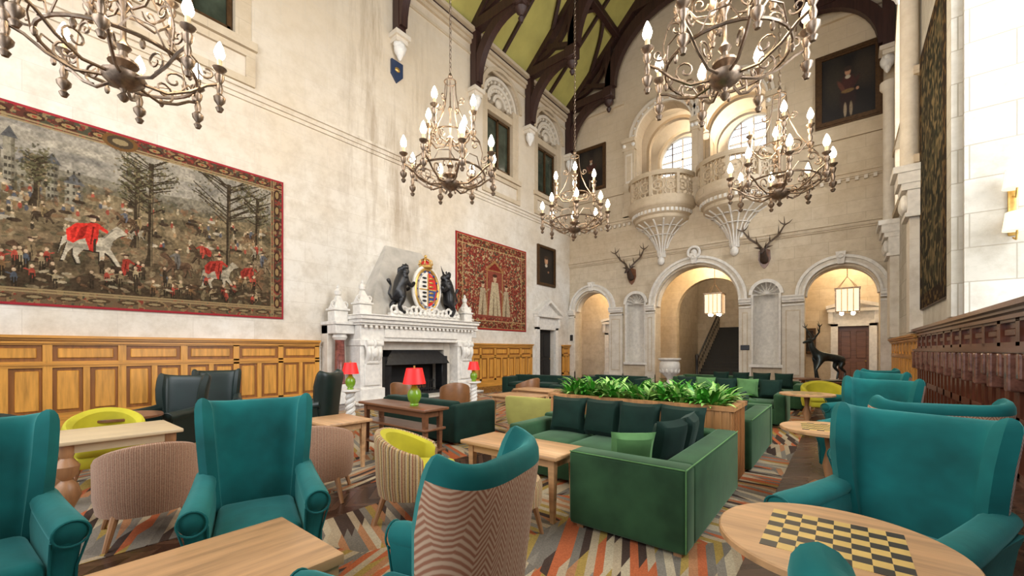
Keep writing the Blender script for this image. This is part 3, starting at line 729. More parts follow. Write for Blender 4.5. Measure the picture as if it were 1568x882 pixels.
mb=MB(); S=-1.08
mb.rbox(-1.35,1.35,S-.12,S+.12,0,.12,WHITE,.03,2)
for i in range(15):
    x=-1.25+2.5*i/14; mb.torus((x,S-.1,.2+.05*math.sin(i*1.7)),.11,.04,WHITE,'Y',10,5); mb.ball((x+.05,S-.12,.12),(.09,.07,.07),WHITE,8)
M=Matrix.Translation((0,S,.92))
mb.lathe([(0,-.06),(1,-.06),(1,.04),(0,.06)],WHITE,32,M=M@Matrix.Rotation(PI/2,4,'X')@Matrix.Diagonal((.47,.66,1,1)))
mb.torus((0,S-.07,.92),.46,.055,GOLD,'Y',36,8,ry=.65); mb.torus((0,S-.05,.92),.53,.06,WHITE,'Y',36,8,ry=.72)
for sx,sz,mat in((-1,1,WHITE),(1,1,REDP),(-1,-1,WHITE),(1,-1,REDP)):
    n=8; pts=[(0,0.92)]+[(sx*.36*math.cos(PI/2*i/n),.92+sz*.53*math.sin(PI/2*i/n)) for i in range(n+1)]
    plate_xz(mb,pts,[],S-.11,S-.05,mat)
    for q in range(3): mb.ball((sx*.14,S-.12,.92+sz*(.1+.13*q)),(.09,.02,.035),GOLD if mat!=WHITE else BLACK,8)
plate_xz(mb,[(.02,.9),(.34,.9),(.25,.6),(.02,.48)],[],S-.115,S-.108,BLUEP)
mb.box(-.02,.02,S-.118,S-.06,.42,1.42,GOLD); mb.box(-.34,.34,S-.118,S-.06,.9,.94,GOLD)
for q in range(14):
    a=2*PI*q/14; mb.ball((.42*math.cos(a),S-.09,.92+.59*math.sin(a)),(.04,.03,.04),BLUEP,8)
mb.lathe([(.2,0),(.22,.03),(.2,.1),(.17,.1)],GOLD,16,(0,S,1.6)); mb.ball((0,S,1.74),(.16,.14,.13),REDP,10)
for q in range(8):
    a=2*PI*q/8; mb.ball((.21*math.cos(a),S+.21*math.sin(a),1.74),.035,GOLD,6)
    mb.tube([(.2*math.cos(a),S+.2*math.sin(a),1.7),(.2*math.cos(a),S+.2*math.sin(a),1.85),(0,S,1.95)],.02,GOLD,5)
mb.ball((0,S,2.0),.05,GOLD,8)
def beast(sx,uni):
    M=Matrix.Translation((sx*1.0,S,.12))@Matrix.Diagonal((-sx,1,1,1))
    vs=[(-.1,0,.48),(-.02,0,.78),(.08,0,1.02),(.12,0,1.2),(.2,-.0,1.33),(.36,0,1.27),
        (.05,-.13,.42),(-.12,-.15,.2),(.0,-.15,.02),(.12,-.15,.02),
        (.02,.13,.42),(-.2,.15,.22),(-.12,.15,.02),(.0,.15,.02),
        (.18,-.14,.95),(.34,-.15,.82),(.46,-.14,.98),
        (.18,.14,.92),(.36,.14,.74),(.48,.12,.84),
        (-.25,0,.4),(-.38,0,.55),(-.3,0,.8),(-.42,0,1.0)]
    es=[(0,1),(1,2),(2,3),(3,4),(4,5),(0,6),(6,7),(7,8),(8,9),(0,10),(10,11),(11,12),(12,13),(2,14),(14,15),(15,16),(2,17),(17,18),(18,19),(0,20),(20,21),(21,22),(22,23)]
    rd=[.18,.18,.22,.17,.15,.07,.12,.07,.06,.055,.12,.07,.06,.055,.085,.065,.065,.085,.065,.065,.035,.03,.03,.075]
    skin(mb,vs,es,rd,BLACK,1,M)
    for i in range(34):
        a=random.random()*2*PI; h=random.random()
        mb.ball((.1+.03*math.cos(a)+.04*h,.17*math.sin(a),.98+.42*h),(.085,.07,.1),BLACK,6,M)
    for q in(-.07,.07): mb.ball((.18,q,1.47),(.03,.03,.05),BLACK,6,M)
    if uni: mb.tube([(.25,0,1.42),(.36,0,1.68)],[.03,.004],BLACK,6,M=M)
beast(-1,False); beast(1,True)
mb.obj('royal_coat_of_arms',(XL,FC+.1,2.5),RL)

# ================================================================ CHANDELIERS
def post(mb,x,y,z,q=1.):
    R=lambda pr:[(r*1.45*q,zz*1.2*q) for r,zz in pr]
    mb.lathe(R([(0,0),(.02,.01),(.035,.05),(.015,.08),(.045,.13),(.05,.17),(.02,.21),(.03,.27),(.018,.33),(.035,.37),(.04,.42),(.022,.45),(.05,.48),(.06,.5),(.03,.51)]),IRON,10,(x,y,z))
    mb.lathe(R([(.022,.5),(.022,.60)]),CANDLE,8,(x,y,z))
    mb.lathe(R([(.015,.59),(.036,.63),(.045,.67),(.033,.73),(.012,.79),(0,.81)]),BULB,10,(x,y,z))
def spiral(cx,cz,r0,turns,a0,n=14,sg=1):
    return [(cx+r0*(1-.8*i/n)*math.cos(a0+sg*turns*2*PI*i/n),cz+r0*(1-.8*i/n)*math.sin(a0+sg*turns*2*PI*i/n)) for i in range(n+1)]
def chandelier(top):
    mb=MB()
    mb.lathe([(0,0),(.03,.02),(.06,.07),(.02,.12),(.04,.16),(.13,.2),(.2,.27),(.21,.33),(.11,.38),(.06,.42),(.15,.47),(.15,.5),(.05,.54),(.04,.62),(.08,.68),(.03,.76),(.025,1.1),(.07,1.18),(.08,1.25),(.02,1.32),(.02,1.8),(.05,1.88),(.015,1.95),(.015,2.5),(.05,2.56),(.02,2.64),(0,2.66)],IRON,14)
    for R,z,r in((.72,.50,.022),(.40,1.3,.016),(.12,2.45,.014)): mb.torus((0,0,z),R,r,IRON,'Z',32,6)
    for i in range(8):
        a=2*PI*(i+.35)/8; M=Matrix.Rotation(a,4,'Z')
        def T(pts,r=.014,seg=5): mb.tube([(p[0],0,p[1]) for p in pts],r,IRON,seg,M=M)
        post(mb,.96*math.cos(a),.96*math.sin(a),.18)
        T([(.06,.4),(.2,.28),(.42,.25),(.65,.36),(.82,.50),(.95,.56)],.02)
        T(spiral(.48,.44,.14,1.3,-PI/2)); T(spiral(.82,.68,.09,1.2,PI))
        if i%2==0:
            T([(.72,.50),(.76,.8),(.70,1.05),(.5,1.3),(.33,1.55),(.2,1.85),(.14,2.15),(.12,2.45)],.012)
            T(spiral(.60,1.0,.10,1.2,0)); T(spiral(.27,2.0,.09,1.2,PI))
        b=2*PI*(i+.85)/8; M2=Matrix.Rotation(b,4,'Z')
        mb.tube([(.72,-.2,.5),(.76,-.1,.66),(.76,.1,.66),(.72,.2,.5)],.011,IRON,4,M=M2)
        mb.ball((.72,0,.42),(.03,.03,.06),IRON,6,M=M2)
    for i in range(4):
        a=2*PI*(i+.15)/4; M=Matrix.Rotation(a,4,'Z')
        post(mb,.56*math.cos(a),.56*math.sin(a),1.08)
        mb.tube([(.03,0,1.25),(.15,0,1.12),(.35,0,1.12),(.5,0,1.3),(.56,0,1.4)],.017,IRON,5,M=M)
        mb.tube([(p[0],0,p[1]) for p in spiral(.3,1.28,.1,1.2,PI)],.012,IRON,4,M=M)
    z=2.68; i=0
    while z<top:
        M=Matrix.Translation((0,0,z+.045))@Matrix.Rotation(PI/2*(i%2),4,'Z')
        mb.torus((0,0,0),.024,.008,IRON,'Y',8,4,ry=.055,M=M); z+=.09; i+=1
    return mb
zc=4.7
cL=chandelier(14.3).obj('wrought_iron_chandelier',(-6.45,5.95,zc))
dup(cL,(-6.2,10.7,zc+.1),.3); dup(cL,(-6.87,.95,zc-.17),.2)
cR=chandelier(12.0).obj('wrought_iron_chandelier',(-1.08,10.75,zc-.05)); dup(cR,(-1.18,5.84,zc),.25)
def light(kind,name,loc,energy,col=(1,1,1),size=.3,sy=None,tgt=None):
    l=bpy.data.lights.new(name,kind); l.energy=energy; l.color=col
    if kind=='AREA':
        l.size=size
        if sy: l.shape='RECTANGLE'; l.size_y=sy
    elif kind=='POINT': l.shadow_soft_size=size
    o=bpy.data.objects.new(name,l); scene.collection.objects.link(o); o.location=loc
    if tgt is not None: o.rotation_euler=(Vector(tgt)-Vector(loc)).to_track_quat('-Z','Y').to_euler()
    return o
for x,y in((-6.45,5.95),(-6.2,10.7),(-6.87,.95),(-1.08,10.75),(-1.18,5.84)):
    light('POINT','chandelier_light',(x,y,zc+1.6),200,(1,.80,.54),.45)

# ================================================================ TAPESTRIES & PAINTINGS
HORSE=[(-.45,.38),(-.52,.30),(-.40,.24),(-.30,.12),(-.26,-.05),(-.34,-.2),(-.42,-.38),(-.37,-.40),(-.27,-.22),(-.18,-.12),(-.16,-.4),(-.11,-.4),(-.1,-.13),(.12,-.12),(.2,-.25),(.16,-.4),(.21,-.41),(.27,-.24),(.26,-.1),(.34,-.22),(.38,-.38),(.43,-.38),(.38,-.18),(.34,0),(.42,-.1),(.47,-.28),(.40,.08),(.3,.16),(0,.12),(-.18,.18),(-.28,.36),(-.36,.44)]
RIDER=[(-.08,.1),(-.1,.33),(-.22,.26),(-.24,.31),(-.08,.44),(.06,.42),(.1,.1),(.04,-.12),(-.02,-.14)]
def tapestry1():
    w,h=6.25,3.58; c=Canvas(w,h,640,360,(108,94,76))
    def warp(y,a,cell): return y+a*(c.vn(cell)-.5)
    c.soft(np.clip((c.Y-2.2)/.3,0,1),(142,134,120)); cl=c.vn(.9,.18); c.soft(np.clip((cl-.5)*3,0,.7)*(c.Y>2.3),(112,106,98)); c.soft(np.clip((c.vn(.7,.15)-.6)*3,0,.6)*(c.Y>2.4),(160,150,132))
    for y,a,cell,col in((2.55,.25,.9,(112,104,88)),(2.4,.2,.6,(96,88,70)),(2.25,.22,.5,(122,106,80)),(2.05,.25,.6,(90,80,60)),(1.9,.3,.5,(128,110,84)),(1.6,.35,.45,(98,84,62)),(1.35,.3,.5,(116,98,74)),(1.05,.3,.4,(74,62,46)),(.8,.25,.4,(94,78,58)),(.6,.2,.3,(60,48,36))):
        m=c.Y<warp(y,a,cell); c.fill(m,col,.85)
    for bx,bw,bh in((.5,.45,.75),(1.0,.2,1.0),(1.3,.3,.75),(1.62,.14,1.0),(1.78,.3,.6),(2.12,.16,.7),(2.35,.25,.4)):
        c.rect(bx,bx+bw,1.95,1.95+bh,(132,124,106)); c.rect(bx+bw*.6,bx+bw,1.95,1.95+bh,(108,100,84)); c.poly([(bx-.03,1.95+bh),(bx+bw+.03,1.95+bh),(bx+bw/2,2.15+bh)],(84,82,80))
        for q in range(5):
            for e in(.2,.5,.78): c.rect(bx+bw*e-.015,bx+bw*e+.015,2.02+q*.13,2.08+q*.13,(66,60,50))
    c.rect(3.22,3.3,2.2,2.75,(116,106,90)); c.poly([(3.19,2.75),(3.33,2.75),(3.26,3.02)],(86,80,72))
    for i in range(1600):
        x=rng.random()*w; y=.3+rng.random()**1.0*2.1; s=.02+.04*rng.random()
        col=[(78,68,48),(108,92,66),(58,50,38),(134,118,90),(114,84,60),(72,70,52)][rng.integers(6)]
        c.ell(x,y,s*1.4,s*.6,col,rng.random()*3,.55)
    for i in range(150):
        x=.4+rng.random()*5.4; y=1.4+rng.random()*.85; col=[(142,72,56),(150,136,110),(80,80,84),(112,92,64),(56,48,38),(146,118,86)][rng.integers(6)]
        c.ell(x,y,.026,.055,col); c.ell(x,y+.07,.018,.02,(172,150,120))
        if i%3==0: c.ell(x+.02,y-.05,.09,.034,[(104,80,56),(156,144,124),(62,50,38)][rng.integers(3)])
    def tree(x,b,t,sp):
        c.line(x,b,x+.03,t,.08,(58,48,36)); c.line(x-.08,b,x,b+.3,.05,(58,48,36)); c.line(x+.02,b,x+.04,t-.4,.02,(102,88,66))
        for i in range(34):
            y=b+(t-b)*(.5+.5*rng.random()); s=rng.choice([-1,1]); L=sp*(.35+.65*rng.random()); ex=x+s*L; ey=y+L*(.3+.6*rng.random())
            c.line(x,y,ex,ey,.024,(58,48,36))
            for q in range(8): c.ell(ex-s*L*rng.random()*.6+rng.normal()*.06,ey+rng.normal()*.09,.024,.015,[(92,86,60),(70,66,46),(112,98,72)][q%3],rng.random()*3,.8)
    tree(3.58,.95,3.15,.5); tree(5.0,.9,3.15,.75); tree(3.36,1.3,3.0,.25); tree(5.62,1.4,3.0,.35); tree(2.0,1.8,2.7,.15)
    def horse(x,y,s,col,f=1,rider=None,cape=None):
        P=lambda L:[(x+f*p[0]*s,y+p[1]*s) for p in L]
        sh=tuple(int(v*.68) for v in col)
        c.poly(P([(p[0]+.02,p[1]-.03) for p in HORSE]),(46,38,30)); c.poly(P(HORSE),col); c.ell(x+f*.05*s,y-.06*s,.3*s,.05*s,sh,0,.7); c.line(*(P([(-.3,.36)])[0]),*(P([(-.16,.16)])[0]),.03*s,sh); c.ell(x+f*.28*s,y+.06*s,.1*s,.09*s,sh,0,.4); c.ell(x-f*.22*s,y+.05*s,.08*s,.1*s,sh,0,.35)
        if rider:
            if cape: c.poly(P([(0,.42),(.22,.38),(.36,.22),(.34,.02),(.26,-.02),(.18,.06),(.1,.1)]),cape); c.poly(P([(.02,.4),(.16,.3),(.24,.04),(.12,.12)]),tuple(int(v*.7) for v in cape)); c.poly(P([(.2,.34),(.3,.2),(.28,.04),(.24,.1)]),tuple(int(v*.82) for v in cape))
            c.poly(P(RIDER),rider); c.line(*P([(-.02,.36)])[0],*P([(.02,.0)])[0],.025*s,tuple(int(v*.6) for v in rider)); c.line(*P([(-.04,.12)])[0],*P([(-.03,-.14)])[0],.04*s,(60,48,38)); c.ell(x-f*.01,y+.5*s,.045*s,.055*s,(184,156,126)); c.ell(x,y+.56*s,.1*s,.03*s,(62,44,36)); c.ell(x+f*.06*s,y+.6*s,.06*s,.03*s,(156,134,104),.4)
    for i in range(9): horse(.5+rng.random()*5.2,1.6+rng.random()*.4,.30+.08*rng.random(),[(146,134,112),(96,74,54),(72,58,44)][i%3],rng.choice([-1,1]),[(142,64,50),(88,88,92),(128,108,76)][i%3])
    horse(1.1,1.0,.75,(116,96,74),1,(82,84,90)); horse(1.95,.88,.6,(84,64,48),1,(118,100,74)); horse(4.05,1.05,.6,(94,72,54),1,(102,96,88)); horse(5.5,.95,.65,(106,80,58),-1,(150,60,48),(140,52,42)); horse(4.5,1.35,.5,(80,64,48),1,(156,66,52),(146,52,42))
    horse(2.72,1.25,.98,(172,160,138),-1,(184,50,40),(190,50,40)); horse(3.2,.78,.62,(66,52,40),-1,(146,56,44))
    horse(4.82,.95,.78,(162,150,128),-1,(160,58,46),(150,52,42)); horse(5.75,1.35,.5,(128,110,86),-1,(90,90,94))
    for i in range(64):
        x=.4+rng.random()*5.4; y=.42+rng.random()*.5; col=[(144,64,50),(130,112,84),(78,82,88),(150,132,100),(62,50,38),(120,90,60)][rng.integers(6)]
        c.ell(x,y,.04,.095,col); c.ell(x,y+.13,.026,.032,(178,152,122)); c.line(x-.02,y-.18,x-.015,y,.024,(50,42,32)); c.line(x+.02,y-.18,x+.015,y,.024,(50,42,32)); c.line(x,y+.04,x+.1*rng.choice([-1,1]),y+.08,.02,col)
    for i in range(46): c.ell(.4+rng.random()*5.4,.38+rng.random()*.3,.07,.024,[(126,108,84),(70,54,40),(150,136,110)][i%3],rng.random()-.5)
    n2=c.vn(.1); n3=c.vn(.03)
    c.C*=(1+.6*(n3[...,None]-.5))*(1+.5*(n2[...,None]-.5))
    B=.29; m=(c.X<B)|(c.X>w-B)|(c.Y<B)|(c.Y>h-B*.95); c.fill(m,(84,50,40))
    k1=c.vn(.06); c.fill(m&(k1>.62),(128,106,74)); c.fill(m&(c.vn(.045)>.7),(122,58,46)); c.fill(m&(c.vn(.05)>.7),(70,68,52))
    lowb=(c.Y<B); c.fill(lowb&(k1<.6),(106,88,64),.75)
    for e in(B,B-.05): c.fill((np.abs(c.X-e)<.011)|(np.abs(c.X-(w-e))<.011)|(np.abs(c.Y-e)<.011)|(np.abs(c.Y-(h-e))<.011),(142,122,88))
    for x in np.arange(.3,w,.42): 
        c.ell(x,h-.15,.13,.06,(62,42,32)); c.ell(x,h-.15,.09,.035,(140,116,78)); c.ell(x,h-.15,.03,.02,(138,58,46))
        c.ell(x,.15,.16,.05,(72,56,40)); c.ell(x,.15,.1,.022,(138,120,88))
    for y in np.arange(.4,h,.4):
        for x in(.15,w-.15): c.ell(x,y,.07,.14,(62,42,32)); c.ell(x,y,.04,.09,(140,116,78))
    c.ell(w/2,h-.17,.27,.17,(104,74,42)); c.ell(w/2,h-.17,.2,.12,(70,58,44)); c.ell(w/2,h-.17,.12,.06,(136,118,86))
    e=.03; c.fill((c.X<e)|(c.X>w-e)|(c.Y<e)|(c.Y>h-e),(150,44,52))
    mb=MB(); mb.box(-w/2-.01,w/2+.01,-.028,-.002,-h/2-.01,h/2+.01,REDC)
    c.mesh(mb,'tapestry',(XL,1.54,4.11),RL,PCLOTH)
tapestry1()
def tapestry2():
    w,h=4.45,3.7; c=Canvas(w,h,280,240,(122,50,42))
    n=c.vn(.06); c.fill(n>.62,(148,84,62)); c.fill(c.vn(.06)>.7,(168,144,106)); c.fill(c.vn(.05)>.72,(74,68,52))
    for i in range(160): 
        x,y=rng.random()*w,rng.random()*h; c.ell(x,y,.055,.03,[(176,152,114),(92,44,36),(104,104,74)][i%3],rng.random()*3)
    c.poly([(1.1,.5),(3.4,.5),(2.95,1.6),(2.7,2.5),(2.25,2.95),(1.8,2.5),(1.55,1.6)],(130,68,54))
    for x,f in((1.5,1),(3.0,-1)):
        c.poly([(x-.28,.6),(x+.28,.6),(x+.14,1.7),(x-.14,1.7)],(168,150,122)); c.poly([(x-.1,.6),(x+.02,.6),(x+.04,1.6)],(120,100,78)); c.ell(x,1.82,.09,.11,(186,158,126)); c.line(x+f*.1,1.5,x+f*.4,1.7,.07,(150,130,104)); c.ell(x,1.92,.1,.06,(70,48,36))
    c.poly([(1.85,.6),(2.65,.6),(2.55,1.4),(2.45,2.0),(2.05,2.0),(1.95,1.4)],(176,160,130)); c.poly([(2.1,.6),(2.2,.6),(2.2,1.8)],(120,100,78)); c.poly([(2.4,.6),(2.48,.6),(2.34,1.7)],(130,108,84)); c.ell(2.25,2.15,.11,.14,(188,160,128)); c.ell(2.25,2.28,.14,.07,(70,46,36))
    c.line(1.75,.6,1.75,2.5,.05,(160,126,80)); c.line(2.75,.6,2.75,2.5,.05,(160,126,80)); c.poly([(1.6,2.45),(2.9,2.45),(2.25,2.95)],(150,110,70)); c.poly([(1.8,2.5),(2.7,2.5),(2.25,2.82)],(120,44,36))
    c.C*=(1+.6*(c.vn(.035)[...,None]-.5))
    B=.36; m=(c.X<B)|(c.X>w-B)|(c.Y<B)|(c.Y>h-B); c.fill(m,(108,40,34)); c.fill(m&(c.vn(.05)>.6),(156,120,82)); c.fill(m&(c.vn(.05)>.68),(78,72,50))
    for e in(B,.06): c.fill(((np.abs(c.X-e)<.015)|(np.abs(c.X-(w-e))<.015)|(np.abs(c.Y-e)<.015)|(np.abs(c.Y-(h-e))<.015)),(176,148,104))
    c.fill((c.X<.05)|(c.X>w-.05)|(c.Y<.05)|(c.Y>h-.05),(150,34,34))
    mb=MB(); mb.box(-w/2-.01,w/2+.01,-.028,-.002,-h/2-.01,h/2+.01,REDC)
    c.mesh(mb,'tapestry',(XL,13.1,4.2),RL,PCLOTH)
tapestry2()
def tapestry3():
    w,h=3.0,5.6; c=Canvas(w,h,120,200,(44,40,30))
    c.fill(c.vn(.2)>.5,(70,64,46)); c.fill(c.vn(.12)>.6,(32,34,26)); c.fill(c.vn(.1)>.68,(104,90,64))
    B=.3; m=(c.X<B)|(c.X>w-B)|(c.Y<B)|(c.Y>h-B); c.fill(m,(40,30,22)); c.fill(m&(c.vn(.08)>.6),(96,76,48))
    mb=MB(); mb.box(-w/2-.01,w/2+.01,-.045,-.002,-h/2-.01,h/2+.01,FRAME)
    c.mesh(mb,'tapestry',(XR-.003,11.4,5.2),RR,PCLOTH,thick=.05)
tapestry3()
def portrait(name,w,h,loc,rz,kind,b=.13):
    c=Canvas(w,h,110,int(110*h/w),(26,20,16)); c.C*=(.6+.9*c.vn(w/3)[...,None])
    X=lambda v:w*v; Y=lambda v:h*v
    E=lambda x,y,rx,ry,col,rot=0.,a=1.,sf=.35: c.ell(X(x),Y(y),X(rx),Y(ry),col,rot,a,sf)
    if kind==0:
        E(.5,.22,.34,.3,(20,15,13)); E(.5,.42,.24,.12,(24,18,16)); E(.5,.66,.115,.115,(172,130,98)); E(.54,.65,.05,.07,(196,152,116)); E(.5,.75,.13,.05,(60,40,26)); E(.5,.52,.08,.045,(188,178,160)); E(.64,.34,.05,.03,(150,110,84))
    else:
        E(.25,.6,.2,.35,(58,50,38),0,.6,.8); E(.8,.7,.2,.25,(70,58,44),0,.5,.8)
        E(.5,.3,.15,.22,(44,26,22)); E(.5,.55,.13,.13,(66,34,28)); E(.5,.72,.055,.06,(170,128,98)); E(.5,.77,.08,.04,(50,36,28)); E(.5,.64,.05,.03,(170,160,140))
        E(.38,.5,.04,.12,(90,52,40),.4); E(.63,.52,.04,.12,(60,32,26),-.5); E(.45,.13,.03,.11,(150,132,108)); E(.56,.13,.03,.11,(140,122,98)); E(.68,.42,.03,.025,(160,120,92)); E(.5,.42,.12,.03,(110,86,50))
    c.mesh(frame_mb(w,h,b,FRAME),name,loc,rz,PCANV)
portrait('portrait_painting',1.3,1.7,(XL,17.0,5.65),RL,0)
portrait('portrait_painting',1.35,2.0,(-10.2,YF,10.9),0,1,.16)
portrait('portrait_painting',1.5,2.3,(.15,YF,11.1),0,1,.2)
portrait('portrait_painting',.7,.9,(-1.35,22.28,1.9),0,1,.1)
mb=MB(); mb.rbox(-.16,.16,-.03,-.001,-.1,.1,BLACK,.01,1); mb.obj('dark_wall_plaque',(-3.12,YF-.15,1.6),0)
mb=MB(); mb.rbox(-.12,.12,-.03,-.001,-.2,.2,WHITE,.01,1); mb.box(-.09,.09,-.035,-.03,-.16,.16,DARK); mb.obj('framed_notice',(-11.3,YF-.12,2.15),0)

# ================================================================ MOUNTED STAG HEADS / STATUE
def antlers(mb,base,s,mat,M,spread=.62,hgt=.95,th=1.):
    for q in(-1,1):
        bx,by,bz=base
        main=[(bx+q*.06*s,by,bz),(bx+q*.3*spread*s,by+.12*s,bz+.2*hgt*s),(bx+q*.7*spread*s,by+.14*s,bz+.42*hgt*s),(bx+q*1.0*spread*s,by+.05*s,bz+.72*hgt*s),(bx+q*.98*spread*s,by-.02*s,bz+1.0*hgt*s)]
        mb.tube(main,[.04*s*th,.036*s*th,.032*s*th,.024*s*th,.006*s],mat,6,M=M)
        for i,(dx,dy,dz) in((0,(.06,-.22,.14)),(1,(.02,-.2,.2)),(2,(.02,-.12,.3)),(3,(.22,-.02,.14)),(3,(-.18,.0,.2))):
            p=main[i]; mb.tube([p,(p[0]+q*dx*s*.6,p[1]+dy*s*.6,p[2]+dz*s*.4),(p[0]+q*dx*s,p[1]+dy*s,p[2]+dz*s)],[.026*s*th,.018*s*th,.004*s],mat,5,M=M)
def stag_mount(loc):
    mb=MB()
    plate_xz(mb,[(-.2,.25),(-.22,-.1),(-.12,-.35),(0,-.48),(.12,-.35),(.22,-.1),(.2,.25),(0,.36)],[],-.05,0,WALN)
    vs=[(0,-.02,-.2),(0,-.2,-.1),(0,-.34,.06),(0,-.42,.2),(0,-.56,.18),(0,-.72,.06),(0,-.80,0)]
    skin(mb,vs,[(i,i+1) for i in range(6)],[.19,.16,.12,.115,.09,.06,.045],FUR,2)
    for q in(-1,1):
        mb.loft([[Vector((q*.09,-.38,.24)),Vector((q*.1,-.34,.28)),Vector((q*.08,-.36,.3))],[Vector((q*.2,-.38,.28)),Vector((q*.22,-.33,.34)),Vector((q*.18,-.35,.36))],[Vector((q*.33,-.36,.34)),Vector((q*.335,-.355,.345)),Vector((q*.33,-.355,.35))]],FUR)
        mb.ball((q*.09,-.52,.22),.02,BLACK,8)
    mb.ball((0,-.83,0.0),(.035,.02,.03),BLACK,8)
    antlers(mb,(0,-.38,.3),1.15,HORN,None)
    mb.obj('mounted_stag_head',loc,0)
stag_mount((-8.0,YF-.0,5.15)); stag_mount((-2.45,YF-.0,5.25))
def stag_statue():
    mb=MB()
    mb.rbox(-.42,.42,-.8,.8,0,.5,WALN,.02,1); mb.rbox(-.48,.48,-.86,.86,.5,.56,WALN,.02,1); mb.rbox(-.46,.46,-.84,.84,0,.08,WALN,.02,1)
    mb.rbox(-.3,.3,-.7,.7,.56,.6,BRONZE,.015,1)
    z=.6
    vs=[(0,.40,z+.80),(0,.15,z+.78),(0,-.16,z+.82),(0,-.34,z+.92),(0,-.46,z+1.12),(0,-.50,z+1.32),(0,-.64,z+1.32),(0,-.76,z+1.27),
        (-.11,.42,z+.62),(-.11,.34,z+.44),(-.11,.48,z+.28),(-.11,.42,z+.02),
        (.11,.46,z+.62),(.11,.38,z+.44),(.11,.54,z+.28),(.11,.48,z+.02),
        (-.11,-.26,z+.60),(-.11,-.28,z+.32),(-.11,-.26,z+.02),
        (.11,-.28,z+.60),(.11,-.40,z+.36),(.11,-.32,z+.02),(0,.54,z+.82),(0,.60,z+.70)]
    es=[(0,1),(1,2),(2,3),(3,4),(4,5),(5,6),(6,7),(0,8),(8,9),(9,10),(10,11),(0,12),(12,13),(13,14),(14,15),(2,16),(16,17),(17,18),(2,19),(19,20),(20,21),(0,22),(22,23)]
    rd=[.15,.135,.17,.13,.09,.075,.05,.035,.11,.06,.032,.03,.11,.06,.032,.03,.08,.036,.03,.08,.036,.03,.035,.02]
    skin(mb,vs,es,rd,BRONZE,2)
    for q in(-1,1): mb.tube([(q*.07,-.48,z+1.38),(q*.2,-.46,z+1.44)],[.035,.008],BRONZE,6)
    antlers(mb,(0,-.48,z+1.37),.62,BRONZE,None,.55,1.0,1.25)
    mb.obj('bronze_stag_statue',(-.40,16.3,0),face(-.8,-.6),(.95,.95,.92))
stag_statue()
mb=MB(); mb.lathe([(.3,0),(.3,.06),(.14,.12),(.1,.25),(.14,.32),(.34,.5),(.42,.75),(.40,.95),(.34,1.02),(.46,1.1),(.46,1.15),(.36,1.15),(.3,1.0)],WHITE,24)
for i in range(12): a=2*PI*i/12; mb.ball((.36*math.cos(a),.36*math.sin(a),.62),(.07,.07,.12),WHITE,8)
mb.obj('marble_urn',(-5.75,17.9,0))
def lantern(loc,top):
    mb=MB(); a=.36
    for sx in(-1,1):
        for sy in(-1,1): mb.box(sx*a-.02,sx*a+.02,sy*a-.02,sy*a+.02,-.45,.45,IRON)
    for z in(-.45,.45): mb.torus((0,0,z),a*1.41,.02,IRON,'Z',4,4,M=Matrix.Rotation(PI/4,4,'Z'))
    for sx in(-1,1): mb.box(sx*(a-.02)-.004,sx*(a-.02)+.004,-a,a,-.42,.42,CREAMS); mb.box(-a,a,sx*(a-.02)-.004,sx*(a-.02)+.004,-.42,.42,CREAMS)
    for q in(-.18,.0,.18):
        for sx in(-1,1): mb.box(sx*a-.008,sx*a+.008,q-.012,q+.012,-.45,.45,GOLD); mb.box(q-.012,q+.012,sx*a-.008,sx*a+.008,-.45,.45,GOLD)
    for i in range(4): q=PI/2*i+.78; mb.ball((.25*math.cos(q),.25*math.sin(q),-.5),.07,BULB,8)
    mb.box(-a-.04,a+.04,-a-.04,a+.04,.44,.48,IRON); mb.tube([(-.3,-.3,.48),(0,0,.95),(.3,.3,.48)],.012,IRON,5); mb.tube([(.3,-.3,.48),(0,0,.95),(-.3,.3,.48)],.012,IRON,5)
    mb.tube([(0,0,.9),(0,0,top)],.015,IRON,6)
    mb.obj('hanging_lantern',loc)
lantern((-4.65,20.9,3.65),3.5); lantern((.15,20.9,3.45),3.7)
mb=MB(); mb.lathe([(0,0),(.12,.05),(.15,.25),(.1,.4),(.03,.45),(0,.5)],CREAMS,12); mb.tube([(0,0,.5),(0,0,3.2)],.012,IRON,5); mb.torus((0,0,.25),.16,.015,IRON); mb.obj('hanging_lantern',(-4.95,20.6,11.3))

mb=MB(); mb.rbox(-.05,.05,-.04,-.001,-.35,.3,GOLD,.02,2)
for z in(-.33,.25):
    mb.tube([(0,-.03,z-.05),(0,-.16,z-.1),(0,-.2,z+.02)],.012,GOLD,6); mb.lathe([(.14,z+.02),(.11,z+.27)],CREAMS,18,(0,-.2,0))
mb.obj('wall_sconce',(1.86,8.9,3.45),0)

